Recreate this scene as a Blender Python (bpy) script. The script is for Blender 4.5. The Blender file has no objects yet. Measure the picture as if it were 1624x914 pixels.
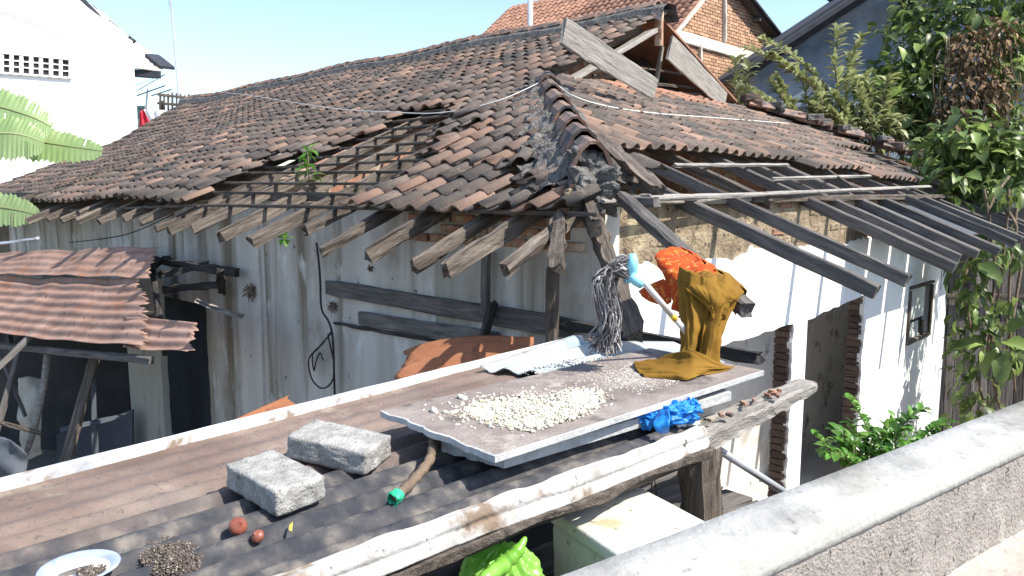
import bpy, bmesh, math, random
from mathutils import Vector, Matrix, noise
R = math.radians
D = bpy.data
SC = bpy.context.scene
COL = SC.collection
rnd = random.Random(7)

# ---------------------------------------------------------------- camera
EYE = 3.1
PITCH = R(7.3)
FPX = 1228.0
cam_d = D.cameras.new('camera')
cam_d.sensor_width = 36.0
cam_d.lens = 36.0 * FPX / 1624.0
cam_d.clip_start = 0.05
cam_d.clip_end = 2000
cam = D.objects.new('camera', cam_d)
cam.location = (0, 0, EYE)
cam.rotation_euler = (R(90) - PITCH, 0, 0)
COL.objects.link(cam)
SC.camera = cam

# ---------------------------------------------------------------- light
SUN_EL = R(50)
SUN_AZ = math.atan2(0.905, -0.426)            # clockwise from +Y
w = D.worlds.new('World')
SC.world = w
w.use_nodes = True
nt = w.node_tree
nt.nodes.clear()
sky = nt.nodes.new('ShaderNodeTexSky')
sky.sky_type = 'NISHITA'
sky.sun_disc = False
sky.sun_elevation = SUN_EL
sky.sun_rotation = SUN_AZ
sky.air_density = 1.0
sky.dust_density = 1.0
sky.ozone_density = 1.5
bg = nt.nodes.new('ShaderNodeBackground')
bg.inputs['Strength'].default_value = 0.15
wo = nt.nodes.new('ShaderNodeOutputWorld')
nt.links.new(sky.outputs[0], bg.inputs[0])
nt.links.new(bg.outputs[0], wo.inputs[0])
sun_d = D.lights.new('sun', 'SUN')
sun_d.energy = 4.2
sun_d.angle = R(0.5)
sun_d.color = (1.0, 0.95, 0.86)
sun = D.objects.new('sun', sun_d)
sv = Vector((math.sin(SUN_AZ) * math.cos(SUN_EL), math.cos(SUN_AZ) * math.cos(SUN_EL), math.sin(SUN_EL)))
sun.rotation_euler = sv.to_track_quat('Z', 'Y').to_euler()
sun.location = sv * 30
COL.objects.link(sun)
SC.view_settings.view_transform = 'Standard'
SC.view_settings.look = 'None'
SC.view_settings.gamma = 1.0
SC.view_settings.exposure = 0.95

# ---------------------------------------------------------------- geometry of the place
def ray(px, py):
    x = px - 812.0; up = 457.0 - py
    return Vector((x, FPX * math.cos(PITCH) + up * math.sin(PITCH), -FPX * math.sin(PITCH) + up * math.cos(PITCH)))
def P(px, py, d):
    """a point seen along a line of sight, d metres ahead"""
    r = ray(px, py); r = r / r.y
    return Vector((0, 0, EYE)) + r * d
def PZ(px, py, h):
    """a point h metres below eye level"""
    r = ray(px, py)
    return Vector((0, 0, EYE)) + r * (-h / r.z)
S = 0.87
UU = Vector((-.728, .686, 0)); VV = Vector((.686, .728, 0))
def H(a, b, dz):
    """house frame: a along the left wall, b along the right wall, dz above eye"""
    return Vector((S * (.6 - .728 * a + .686 * b), S * (5 + .686 * a + .728 * b), EYE + S * dz))
def zfloor(): return -EYE / S
def sm(t):
    t = max(0, min(1, t)); return t * t * (3 - 2 * t)
def sag(a, b):
    s = sm((a - 7) / 10)
    return .30 * s * (1 - sm((b - 3.2) / 2.4)) + .12 * s + .02 * math.sin(a * 1.7 + b) + .012 * math.sin(a * .9 - b * 2.3)
def zL(a, b): return .08 + .42 * b - sag(a, b)
def zR(a, b): return -.004 + .42 * a - .012 * math.sin(b * 1.9) - .035 * sm((b - 5) / 5)
def hit(px, py, p0, n):
    r = ray(px, py); o = Vector((0, 0, EYE))
    return o + r * ((p0 - o).dot(n) / r.dot(n))
def hab(p):
    q = Vector((p.x / S - .6, p.y / S - 5, 0))
    return q.dot(UU), q.dot(VV), (p.z - EYE) / S
def plane_n(f):
    a, b, c = H(0, 0, f(0, 0)), H(1, 0, f(1, 0)), H(0, 1, f(0, 1))
    return a, (b - a).cross(c - a).normalized()
PL0, NL = plane_n(lambda a, b: .08 + .42 * b)
PR0, NR = plane_n(lambda a, b: -.004 + .42 * a)
def onL(px, py, lift=0): return hit(px, py, PL0 + NL * lift * (1 if NL.z > 0 else -1), NL)
def onR(px, py, lift=0): return hit(px, py, PR0 + NR * lift * (1 if NR.z > 0 else -1), NR)
def wallL(px, py, b=0): return hit(px, py, H(0, b, 0), VV)
def wallR(px, py, a=0): return hit(px, py, H(a, 0, 0), UU)
def to_px(p):
    d = p - Vector((0, 0, EYE))
    f = d.y * math.cos(PITCH) - d.z * math.sin(PITCH)
    u = d.y * math.sin(PITCH) + d.z * math.cos(PITCH)
    return 812 + FPX * d.x / f, 457 - FPX * u / f, f
def inside(pt, poly):
    x, y = pt; c = False; j = len(poly) - 1
    for i in range(len(poly)):
        xi, yi = poly[i]; xj, yj = poly[j]
        if (yi > y) != (yj > y) and x < (xj - xi) * (y - yi) / (yj - yi) + xi: c = not c
        j = i
    return c

# ---------------------------------------------------------------- materials
def rgb(c): return (c[0], c[1], c[2], 1.0)
def mat(name, cols, scale=6, stretch=(1, 1, 1), coord='P', rough=.88, bump=.35, bscale=60, spots=(), vary=.0,
        detail=8, metal=0, translucent=0, spec=.35, bdist=.01, tint=None):
    m = D.materials.new(name); m.use_nodes = True
    t = m.node_tree; N = t.nodes; L = t.links
    N.clear()
    out = N.new('ShaderNodeOutputMaterial'); bs = N.new('ShaderNodeBsdfPrincipled')
    bs.inputs['Roughness'].default_value = rough
    bs.inputs['Metallic'].default_value = metal
    bs.inputs['Specular IOR Level'].default_value = spec
    if coord == 'P':
        g = N.new('ShaderNodeNewGeometry'); src = g.outputs['Position']
    else:
        g = N.new('ShaderNodeTexCoord'); src = g.outputs['Object']
    oi = N.new('ShaderNodeObjectInfo')
    if coord != 'P':
        ad = N.new('ShaderNodeVectorMath'); ad.operation = 'MULTIPLY_ADD'
        cx = N.new('ShaderNodeCombineXYZ')
        for k in range(3): L.new(oi.outputs['Random'], cx.inputs[k])
        L.new(cx.outputs[0], ad.inputs[0]); ad.inputs[1].default_value = (13, 29, 41); L.new(src, ad.inputs[2]); src = ad.outputs[0]
    mp = N.new('ShaderNodeVectorMath'); mp.operation = 'MULTIPLY'; mp.inputs[1].default_value = stretch
    L.new(src, mp.inputs[0])
    n1 = N.new('ShaderNodeTexNoise'); n1.inputs['Scale'].default_value = scale; n1.inputs['Detail'].default_value = detail
    n1.inputs['Roughness'].default_value = .62
    L.new(mp.outputs[0], n1.inputs['Vector'])
    rp = N.new('ShaderNodeValToRGB')
    e = rp.color_ramp.elements
    k = len(cols)
    for i, c in enumerate(cols):
        pos = .3 + .4 * i / max(1, k - 1)
        if i == 0: e[0].position = pos; e[0].color = rgb(c)
        elif i == k - 1: e[-1].position = pos; e[-1].color = rgb(c)
        else:
            q = e.new(pos); q.color = rgb(c)
    L.new(n1.outputs['Fac'], rp.inputs[0])
    colour = rp.outputs[0]
    for sp in spots:
        c, sc, lo, hi = sp[:4]
        st = sp[4] if len(sp) > 4 else (1, 1, 1)
        m2 = N.new('ShaderNodeVectorMath'); m2.operation = 'MULTIPLY_ADD'; m2.inputs[1].default_value = st
        m2.inputs[2].default_value = (sc * 3.1, lo * 17, hi * 7)
        L.new(src, m2.inputs[0])
        n2 = N.new('ShaderNodeTexNoise'); n2.inputs['Scale'].default_value = sc; n2.inputs['Detail'].default_value = 5
        n2.inputs['Roughness'].default_value = .6
        L.new(m2.outputs[0], n2.inputs['Vector'])
        mr = N.new('ShaderNodeMapRange'); mr.inputs[1].default_value = lo; mr.inputs[2].default_value = hi
        L.new(n2.outputs['Fac'], mr.inputs[0])
        mx = N.new('ShaderNodeMix'); mx.data_type = 'RGBA'
        L.new(mr.outputs[0], mx.inputs[0]); L.new(colour, mx.inputs[6]); mx.inputs[7].default_value = rgb(c)
        colour = mx.outputs[2]
    if vary or tint:
        g2 = N.new('ShaderNodeNewGeometry')
        ad = N.new('ShaderNodeMath'); ad.operation = 'ADD'
        L.new(g2.outputs['Random Per Island'], ad.inputs[0]); L.new(oi.outputs['Random'], ad.inputs[1])
        fr = N.new('ShaderNodeMath'); fr.operation = 'FRACT'; L.new(ad.outputs[0], fr.inputs[0])
        if tint:      # (colour, low, high) : a share of the pieces leans to another colour
            mr = N.new('ShaderNodeMapRange'); mr.inputs[1].default_value = tint[1]; mr.inputs[2].default_value = tint[2]
            L.new(fr.outputs[0], mr.inputs[0])
            mul = N.new('ShaderNodeMath'); mul.operation = 'MULTIPLY'; mul.inputs[1].default_value = tint[3] if len(tint) > 3 else .8
            L.new(mr.outputs[0], mul.inputs[0])
            mx = N.new('ShaderNodeMix'); mx.data_type = 'RGBA'
            L.new(mul.outputs[0], mx.inputs[0]); L.new(colour, mx.inputs[6]); mx.inputs[7].default_value = rgb(tint[0])
            colour = mx.outputs[2]
        m17 = N.new('ShaderNodeMath'); m17.operation = 'MULTIPLY'; m17.inputs[1].default_value = 17.3
        L.new(fr.outputs[0], m17.inputs[0])
        f2 = N.new('ShaderNodeMath'); f2.operation = 'FRACT'; L.new(m17.outputs[0], f2.inputs[0])
        mr2 = N.new('ShaderNodeMapRange'); mr2.inputs[3].default_value = 1 - vary; mr2.inputs[4].default_value = 1 + vary
        L.new(f2.outputs[0], mr2.inputs[0])
        hs = N.new('ShaderNodeHueSaturation'); L.new(mr2.outputs[0], hs.inputs['Value']); L.new(colour, hs.inputs['Color'])
        colour = hs.outputs[0]
    L.new(colour, bs.inputs['Base Color'])
    if bump:
        n3 = N.new('ShaderNodeTexNoise'); n3.inputs['Scale'].default_value = bscale; n3.inputs['Detail'].default_value = 6
        L.new(mp.outputs[0], n3.inputs['Vector'])
        sm_ = N.new('ShaderNodeMath'); sm_.operation = 'MULTIPLY_ADD'; sm_.inputs[1].default_value = 1.5
        L.new(n1.outputs['Fac'], sm_.inputs[0]); L.new(n3.outputs['Fac'], sm_.inputs[2])
        bp = N.new('ShaderNodeBump'); bp.inputs['Strength'].default_value = bump; bp.inputs['Distance'].default_value = bdist
        L.new(sm_.outputs[0], bp.inputs['Height']); L.new(bp.outputs[0], bs.inputs['Normal'])
    if translucent:
        tr = N.new('ShaderNodeBsdfTranslucent'); L.new(colour, tr.inputs['Color'])
        ms = N.new('ShaderNodeMixShader'); ms.inputs[0].default_value = translucent
        L.new(bs.outputs[0], ms.inputs[1]); L.new(tr.outputs[0], ms.inputs[2]); L.new(ms.outputs[0], out.inputs[0])
    else:
        L.new(bs.outputs[0], out.inputs[0])
    return m

M = {}
M['tile'] = mat('weathered_clay', [(.078, .066, .060), (.135, .106, .090), (.190, .142, .116)], 5, vary=.20, bump=.5, bscale=90,
                spots=[((.065, .06, .055), 1.1, .50, .66), ((.07, .065, .06), 34, .56, .68), ((.23, .20, .165), 9, .60, .74)], tint=((.31, .19, .135), .62, 1.0, .75))
M['tile_red'] = mat('red_clay', [(.25, .13, .09), (.36, .195, .13)], 6, vary=.2, bump=.3, bscale=60, spots=[((.16, .09, .07), 9, .55, .7)])
M['cap'] = mat('ridge_clay', [(.13, .10, .09), (.22, .15, .12), (.3, .17, .11)], 6, vary=.2, bump=.5, bscale=80, spots=[((.08, .075, .075), 5, .5, .62)])
M['mortar'] = mat('rough_mortar', [(.085, .08, .075), (.16, .152, .142), (.235, .225, .21)], 14, bump=1.0, bscale=60, bdist=.03, spots=[((.045, .047, .05), 22, .52, .66)])
M['old_wood'] = mat('weathered_timber', [(.045, .037, .031), (.125, .102, .083), (.235, .195, .16)], 3.2, (1, 12, 12), 'O', bump=.9, bscale=22, vary=.18, bdist=.012,
                    spots=[((.05, .04, .035), 5, .56, .66, (1, 9, 9))])
M['grey_wood'] = mat('silvered_timber', [(.17, .155, .14), (.28, .26, .235), (.39, .36, .32)], 3.2, (1, 12, 12), 'O', bump=.7, bscale=20, vary=.12, bdist=.01,
                     spots=[((.13, .11, .10), 6, .58, .68, (1, 6, 6))])
M['dark_wood'] = mat('dark_timber', [(.055, .05, .048), (.115, .105, .098), (.19, .172, .16)], 3.2, (1, 12, 12), 'O', bump=.6, bscale=22, vary=.2,
                     spots=[((.2, .17, .15), 4, .6, .7, (1, 8, 8))])
M['char'] = mat('charred_timber', [(.02, .02, .02), (.05, .047, .045), (.11, .1, .095)], 4, (1, 8, 8), 'O', bump=.9, bscale=25, vary=.15)
M['plaster_grey'] = mat('stained_plaster', [(.33, .30, .26), (.52, .485, .435), (.68, .65, .60)], 1.6, (1, 1, .12), bump=.4, bscale=30, bdist=.012,
                        spots=[((.20, .165, .12), 3.1, .50, .66, (1, 1, .06)), ((.10, .09, .08), 9, .66, .72), ((.62, .61, .58), 5, .58, .7, (1, 1, .5)), ((.26, .22, .17), 1.3, .54, .72, (1, 1, .8))])
M['whitewash'] = mat('whitewashed_plaster', [(.74, .74, .72), (.82, .82, .80)], 2.5, (1, 1, .4), bump=.3, bscale=35, bdist=.008,
                     spots=[((.42, .36, .27), 2.6, .60, .76, (1, 1, .22)), ((.34, .34, .34), 9, .66, .72), ((.3, .27, .22), 30, .72, .76)])
M['peeled'] = mat('peeling_whitewash', [(.5, .55, .62), (.74, .75, .76)], 5, (1, 1, .35), bump=.5, bscale=30, spots=[((.25, .24, .24), 7, .56, .62, (1, 1, .3))])
M['tan_plaster'] = mat('crumbling_tan_plaster', [(.15, .11, .07), (.26, .20, .13), (.36, .30, .21)], 7, bump=.9, bscale=45, bdist=.02,
                       spots=[((.08, .06, .045), 16, .57, .66), ((.42, .35, .22), 4, .6, .7)])
M['brick'] = mat('old_brick', [(.22, .11, .075), (.36, .19, .12)], 9, vary=.3, bump=.6, bscale=70, spots=[((.4, .34, .25), 8, .5, .62)])
M['brick_dark'] = mat('shade_dark_brick', [(.07, .052, .045), (.15, .10, .08)], 9, vary=.35, bump=.6, bscale=70, spots=[((.3, .29, .27), 14, .64, .7)])  # shade of the jamb reveals put into the brick colour; rubble shares it
M['brick_far'] = mat('raw_brick', [(.36, .21, .13), (.52, .33, .21)], 3, vary=.25, bump=.3, bscale=20, spots=[((.22, .13, .09), 5, .6, .7)])
M['joint'] = mat('sandy_mortar', [(.34, .29, .22), (.46, .41, .33)], 8, bump=.5)
M['concrete_pale'] = mat('pale_concrete', [(.52, .48, .42), (.66, .62, .55)], 4, bump=.4, bscale=30)
M['white_far'] = mat('bright_white_paint', [(.80, .80, .79), (.86, .86, .85)], 1.2, bump=.1)
M['dark_trim'] = mat('dark_painted_board', [(.025, .028, .036), (.05, .055, .07)], 4, bump=.2)
M['blue_wall'] = mat('blue_grey_render', [(.09, .125, .18), (.16, .205, .27), (.27, .32, .39)], 1.3, bump=.3, bscale=8, spots=[((.33, .38, .44), 1.4, .58, .75)])
M['rust'] = mat('rusted_sheet', [(.20, .115, .082), (.285, .175, .135), (.36, .235, .185)], 4, (1, 1, 1), bump=.25, bscale=80, rough=.8,
                spots=[((.34, .15, .075), 2.2, .56, .7), ((.13, .08, .065), 18, .6, .68)])
M['rust_orange'] = mat('orange_rusted_sheet', [(.22, .085, .04), (.33, .14, .07)], 5, bump=.3, bscale=80, spots=[((.2, .08, .04), 11, .56, .66)])
M['white_paint'] = mat('chipped_white_paint', [(.5, .51, .52), (.66, .66, .65)], 5, bump=.4, bscale=50, spots=[((.26, .2, .15), 9, .57, .66), ((.33, .34, .36), 3, .56, .7), ((.12, .33, .5), 2.6, .68, .71)])
M['board'] = mat('cement_board', [(.15, .122, .108), (.225, .188, .168), (.31, .27, .245)], 5, bump=.45, bscale=90,
                 spots=[((.09, .08, .073), 7, .56, .68), ((.46, .42, .37), 4.2, .57, .68)])
M['board_edge'] = mat('cement_board_edge', [(.30, .30, .30), (.52, .52, .51)], 14, bump=.5, bscale=60)
M['pale_sheet'] = mat('pale_grey_sheet', [(.22, .29, .34), (.36, .40, .41), (.46, .42, .36)], 4, bump=.3, bscale=50, spots=[((.3, .24, .19), 8, .6, .7)])
M['block'] = mat('cast_concrete', [(.19, .185, .17), (.31, .30, .28), (.42, .41, .385)], 30, bump=.8, bscale=160, bdist=.006,
                 spots=[((.12, .115, .105), 75, .6, .68), ((.25, .24, .22), 7, .58, .7)])
M['parapet'] = mat('mouldy_concrete_coping', [(.37, .36, .335), (.46, .45, .425)], 2.5, bump=.35, bscale=60,
                   spots=[((.20, .195, .185), 5.5, .50, .74, (1, .6, 1)), ((.17, .165, .155), 34, .60, .72), ((.40, .39, .365), 9, .55, .7), ((.2, .19, .16), 1.6, .56, .7)])
M['parapet_face'] = mat('pale_render', [(.40, .39, .36), (.49, .48, .45)], 4, bump=.35, bscale=60, spots=[((.42, .40, .36), 9, .58, .7)])
M['roughcast'] = mat('pitted_roughcast', [(.23, .205, .185), (.33, .30, .275)], 12, bump=.8, bscale=110, bdist=.012,
                     spots=[((.06, .054, .05), 60, .61, .67, (1, 1, .6)), ((.40, .375, .34), 11, .58, .7)])
M['ledge'] = mat('sandy_concrete', [(.28, .245, .21), (.40, .365, .32)], 9, bump=.6, bscale=60, spots=[((.24, .21, .18), 18, .6, .7)])
M['road'] = mat('asphalt', [(.045, .045, .045), (.07, .068, .066)], 40, bump=.5)
M['dirt'] = mat('bare_earth', [(.10, .085, .065), (.19, .165, .13)], 2, bump=.8, bscale=20)
M['inner'] = mat('grey_inner_plaster', [(.58, .565, .53), (.74, .72, .68)], 2.2, bump=.4, spots=[((.26, .25, .23), 5, .58, .68), ((.3, .28, .25), 1.7, .55, .72)])
M['flashing'] = mat('worn_white_flashing', [(.27, .25, .225), (.44, .43, .41), (.56, .56, .55)], 6, bump=.5, bscale=60, spots=[((.20, .15, .11), 7, .56, .66), ((.12, .10, .085), 19, .62, .68), ((.10, .32, .48), 2.6, .66, .70)])
M['floor_in'] = mat('dusty_floor', [(.38, .36, .33), (.5, .48, .44)], 2, bump=.5)
M['leaf'] = mat('green_leaf', [(.075, .12, .032), (.165, .225, .075)], 3, rough=.42, bump=.1, vary=.5, translucent=.35, tint=((.30, .40, .11), .45, 1, .85), spec=.5)
M['leaf_pale'] = mat('yellow_green_leaf', [(.24, .28, .11), (.39, .42, .20)], 3, rough=.45, bump=.1, vary=.35, translucent=.3, tint=((.46, .48, .27), .35, 1, .9), spec=.5)
M['leaf_bright'] = mat('bright_green_leaf', [(.06, .19, .02), (.14, .32, .05)], 3, rough=.4, bump=.1, vary=.3, translucent=.35, tint=((.26, .42, .1), .55, 1, .8), spec=.5)
M['leaf_dry'] = mat('dry_leaf', [(.13, .085, .05), (.27, .18, .10)], 4, rough=.9, bump=.1, vary=.4, translucent=.15)
M['leaf_banana'] = mat('banana_leaf_green', [(.30, .44, .17), (.44, .56, .27)], 2, rough=.4, bump=.2, translucent=.45, vary=.1, spots=[((.4, .42, .2), 6, .64, .7)], spec=.6)
M['bark'] = mat('brown_bark', [(.11, .08, .055), (.22, .16, .11)], 12, bump=.8)
M['cable'] = mat('black_rubber', [(.012, .012, .013), (.02, .02, .02)], 5, rough=.5, bump=0)
M['rope'] = mat('white_rope', [(.6, .6, .58), (.75, .74, .7)], 60, bump=.3)
M['metal'] = mat('galvanised_metal', [(.45, .48, .52), (.6, .63, .66)], 5, rough=.4, metal=.3, bump=.05, spots=[((.3, .3, .32), 9, .6, .7)])
M['glass'] = mat('dusty_glass', [(.5, .54, .52), (.62, .65, .62)], 5, rough=.5, bump=.02, spec=.6)
M['dark'] = mat('interior_shade', [(.018, .018, .02), (.04, .04, .042)], 3, bump=.3)  # near-black colour stands in for the shade of sheds, window and vents
M['shed_blue'] = mat('blue_grey_board', [(.06, .07, .085), (.11, .12, .14)], 2, (1, 1, .3), bump=.3)
M['shed_cream'] = mat('cream_plaster', [(.35, .34, .29), (.52, .5, .43)], 3, (1, 1, .2), bump=.3, spots=[((.2, .18, .13), 5, .6, .7, (1, 1, .2))])
M['rice'] = mat('dried_rice', [(.52, .48, .38), (.66, .63, .54)], 60, bump=.4, bscale=200, vary=.12, tint=((.62, .48, .2), .9, 1, .6))
M['rice_dust'] = mat('rice_flour_dust', [(.42, .39, .34), (.56, .53, .48)], 40, bump=.4, bscale=150, vary=.1)
M['seed'] = mat('dark_seed', [(.06, .048, .042), (.15, .12, .10)], 60, bump=.2, vary=.5, tint=((.45, .38, .3), .8, 1, .8))
M['onion'] = mat('onion_skin', [(.17, .045, .028), (.30, .10, .06)], 40, (1, 1, .2), 'O', rough=.35, bump=.2, vary=.15, spec=.6, spots=[((.6, .35, .25), 16, .62, .72)])
M['foam'] = mat('dirty_styrofoam', [(.56, .555, .47), (.68, .675, .61)], 4, bump=.25, bscale=160, spots=[((.42, .38, .24), 7, .56, .70), ((.25, .21, .15), 26, .63, .70)])
M['bag_green'] = mat('green_plastic_film', [(.22, .55, .06), (.38, .72, .16)], 12, rough=.25, bump=.3, bscale=30, translucent=.35, spec=.6)
M['bag_blue'] = mat('blue_plastic_film', [(.01, .17, .60), (.04, .34, .82)], 14, rough=.35, bump=.4, bscale=50, translucent=.2)
M['bag_pale'] = mat('pale_plastic_film', [(.62, .5, .52), (.78, .72, .72)], 14, rough=.35, bump=.3, translucent=.2)
M['mustard'] = mat('mustard_cloth', [(.17, .088, .013), (.25, .138, .024)], 5, rough=.9, bump=.8, bscale=34, bdist=.004, translucent=.06, spec=.15)
M['orange'] = mat('orange_patterned_cloth', [(.42, .055, .018), (.52, .10, .025)], 11, rough=.9, bump=.7, bscale=34, bdist=.006, translucent=.18, spec=.15,
                  spots=[((.62, .2, .04), 28, .55, .60), ((.7, .45, .22), 60, .62, .66)])
M['mop'] = mat('grey_cotton_yarn', [(.12, .113, .118), (.25, .235, .24)], 30, bump=.4, bscale=150, vary=.4, tint=((.5, .48, .47), .6, 1, .8))
M['cyan'] = mat('cyan_plastic', [(.22, .58, .72), (.3, .68, .8)], 5, rough=.4, bump=.05)
M['pole_white'] = mat('pale_plastic_pole', [(.66, .62, .64), (.75, .72, .73)], 5, rough=.4, bump=.05)
M['yellow'] = mat('yellow_plastic', [(.75, .5, .05), (.8, .55, .1)], 5, rough=.4, bump=.05)
M['cap_green'] = mat('green_plastic', [(.02, .33, .17), (.06, .5, .28)], 18, rough=.4, bump=.1)
M['enamel'] = mat('white_enamel', [(.7, .71, .73), (.8, .8, .8)], 6, rough=.25, bump=.05, spec=.6, spots=[((.35, .3, .26), 14, .62, .68)])
M['enamel_blue'] = mat('blue_enamel', [(.22, .27, .42), (.42, .46, .56)], 22, rough=.25, bump=.05, spec=.6)
M['red_cloth'] = mat('red_cloth', [(.55, .03, .05), (.65, .05, .07)], 6, bump=.1)
M['white_cloth'] = mat('white_cloth', [(.75, .75, .77), (.8, .8, .8)], 6, bump=.1)
M['teal'] = mat('teal_paint', [(.12, .22, .2), (.2, .3, .28)], 6, bump=.1)

# foreground awning: painted dusty brown, greyer towards the street edge, with dirt lying in the troughs
def awning_mat():
    m = mat('old_painted_corrugated_sheet', [(.115, .078, .062), (.175, .125, .102), (.245, .185, .152)], 3.2, (1, 1, 1), bump=.35, bscale=130, rough=.8,
            spots=[((.29, .24, .195), 5.5, .60, .76), ((.10, .078, .068), 60, .58, .68), ((.17, .14, .12), 2.2, .5, .7)])
    t = m.node_tree; N = t.nodes; L = t.links
    bs = [n for n in N if n.type == 'BSDF_PRINCIPLED'][0]
    old = bs.inputs['Base Color'].links[0].from_socket
    uv = N.new('ShaderNodeUVMap'); sx = N.new('ShaderNodeSeparateXYZ'); L.new(uv.outputs[0], sx.inputs[0])
    nz = N.new('ShaderNodeTexNoise'); nz.inputs['Scale'].default_value = 3.0; nz.inputs['Detail'].default_value = 6
    g = N.new('ShaderNodeNewGeometry'); L.new(g.outputs['Position'], nz.inputs['Vector'])
    ma = N.new('ShaderNodeMath'); ma.operation = 'MULTIPLY_ADD'; ma.inputs[1].default_value = .46
    L.new(nz.outputs['Fac'], ma.inputs[0]); L.new(sx.outputs['Y'], ma.inputs[2])
    # the right-hand end stays brown
    mb = N.new('ShaderNodeMath'); mb.operation = 'MULTIPLY_ADD'; mb.inputs[1].default_value = -.40
    L.new(sx.outputs['X'], mb.inputs[0]); L.new(ma.outputs[0], mb.inputs[2])
    mr = N.new('ShaderNodeMapRange'); mr.inputs[1].default_value = .47; mr.inputs[2].default_value = .64
    L.new(mb.outputs[0], mr.inputs[0])
    n4 = N.new('ShaderNodeTexNoise'); n4.inputs['Scale'].default_value = 16; n4.inputs['Detail'].default_value = 7
    L.new(g.outputs['Position'], n4.inputs['Vector'])
    r4 = N.new('ShaderNodeValToRGB'); e = r4.color_ramp.elements
    e[0].position = .36; e[0].color = (.028, .03, .037, 1); e[1].position = .70; e[1].color = (.18, .158, .135, 1)
    q = e.new(.52); q.color = (.062, .06, .062, 1)
    L.new(n4.outputs['Fac'], r4.inputs[0])
    mx = N.new('ShaderNodeMix'); mx.data_type = 'RGBA'
    L.new(mr.outputs[0], mx.inputs[0]); L.new(old, mx.inputs[6]); L.new(r4.outputs[0], mx.inputs[7])
    L.new(mx.outputs[2], bs.inputs['Base Color'])
    return m
M['awning'] = awning_mat()

# ---------------------------------------------------------------- object helpers
WM = {}
def thing(name, label, cat, loc=(0, 0, 0), group=None, kind=None):
    """an Empty at the thing's base that parents its parts"""
    o = D.objects.new(name, None); COL.objects.link(o)
    o.location = loc; o.empty_display_size = .1
    WM[o.name] = Matrix.Translation(Vector(loc))
    tag(o, label, cat, group, kind)
    return o
def tag(o, label=None, cat=None, group=None, kind=None):
    if label: o['label'] = label
    if cat: o['category'] = cat
    if group: o['group'] = group
    if kind: o['kind'] = kind
    return o
def put(name, me, parent=None, mw=None):
    """link a mesh as an object whose world matrix is mw, under parent"""
    o = D.objects.new(name, me); COL.objects.link(o)
    if mw is not None: o.matrix_basis = mw
    WM[o.name] = mw.copy() if mw is not None else Matrix.Identity(4)
    if parent is not None:
        o.parent = parent
        o.matrix_parent_inverse = WM[parent.name].inverted()
    return o
class MB:
    def __init__(s): s.v = []; s.f = []; s.uv = None; s.mi = []
    def add(s, vs, fs, mi=0):
        k = len(s.v); s.v += [tuple(v) for v in vs]
        s.f += [tuple(k + i for i in f) for f in fs]; s.mi += [mi] * len(fs)
    def box(s, c, ax, ay, az, hx, hy, hz):
        c = Vector(c); vs = []
        for i in (-1, 1):
            for j in (-1, 1):
                for k in (-1, 1): vs.append(c + ax * hx * i + ay * hy * j + az * hz * k)
        s.add(vs, [(0, 1, 3, 2), (4, 6, 7, 5), (0, 4, 5, 1), (2, 3, 7, 6), (0, 2, 6, 4), (1, 5, 7, 3)])
    def prism(s, pts, off, jit=0):
        """polygon pts extruded by vector off"""
        n = len(pts); off = Vector(off)
        vs = [Vector(p) for p in pts] + [Vector(p) + off for p in pts]
        fs = [tuple(range(n)), tuple(reversed(range(n, 2 * n)))]
        for i in range(n): fs.append((i, i + n, (i + 1) % n + n, (i + 1) % n))
        s.add(vs, fs)
    def tube(s, pts, rad, n=6, caps=True):
        pts = [Vector(p) for p in pts]
        if not hasattr(rad, '__len__'): rad = [rad] * len(pts)
        vs = []; fs = []
        ref = Vector((0, 0, 1))
        for i, p in enumerate(pts):
            d = (pts[min(i + 1, len(pts) - 1)] - pts[max(i - 1, 0)])
            if d.length < 1e-9: d = Vector((0, 0, 1))
            d.normalize()
            r = ref if abs(d.dot(ref)) < .9 else Vector((1, 0, 0))
            x = d.cross(r).normalized(); y = d.cross(x).normalized()
            for k in range(n):
                t = 2 * math.pi * k / n
                vs.append(p + (x * math.cos(t) + y * math.sin(t)) * rad[i])
        for i in range(len(pts) - 1):
            for k in range(n):
                a = i * n + k; b = i * n + (k + 1) % n
                fs.append((a, b, b + n, a + n))
        if caps:
            fs.append(tuple(reversed(range(n)))); fs.append(tuple(range(len(vs) - n, len(vs))))
        s.add(vs, fs)
    def mesh(s, name, mats, smooth=False):
        me = D.meshes.new(name); me.from_pydata(s.v, [], s.f)
        for m in (mats if isinstance(mats, (list, tuple)) else [mats]): me.materials.append(m)
        if any(s.mi): me.polygons.foreach_set('material_index', s.mi)
        if smooth: me.polygons.foreach_set('use_smooth', [True] * len(s.f))
        me.update()
        return me
    def build(s, name, mats, parent=None, smooth=False, label=None, kind=None, solid=0):
        o = put(name, s.mesh(name, mats, smooth), parent)
        if label: o['label'] = label
        if kind: o['kind'] = kind
        if solid:
            md = o.modifiers.new('thickness', 'SOLIDIFY'); md.thickness = solid; md.offset = -1
        return o
def fixn(me):
    bm = bmesh.new(); bm.from_mesh(me); bmesh.ops.recalc_face_normals(bm, faces=bm.faces); bm.to_mesh(me); bm.free()
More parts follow.
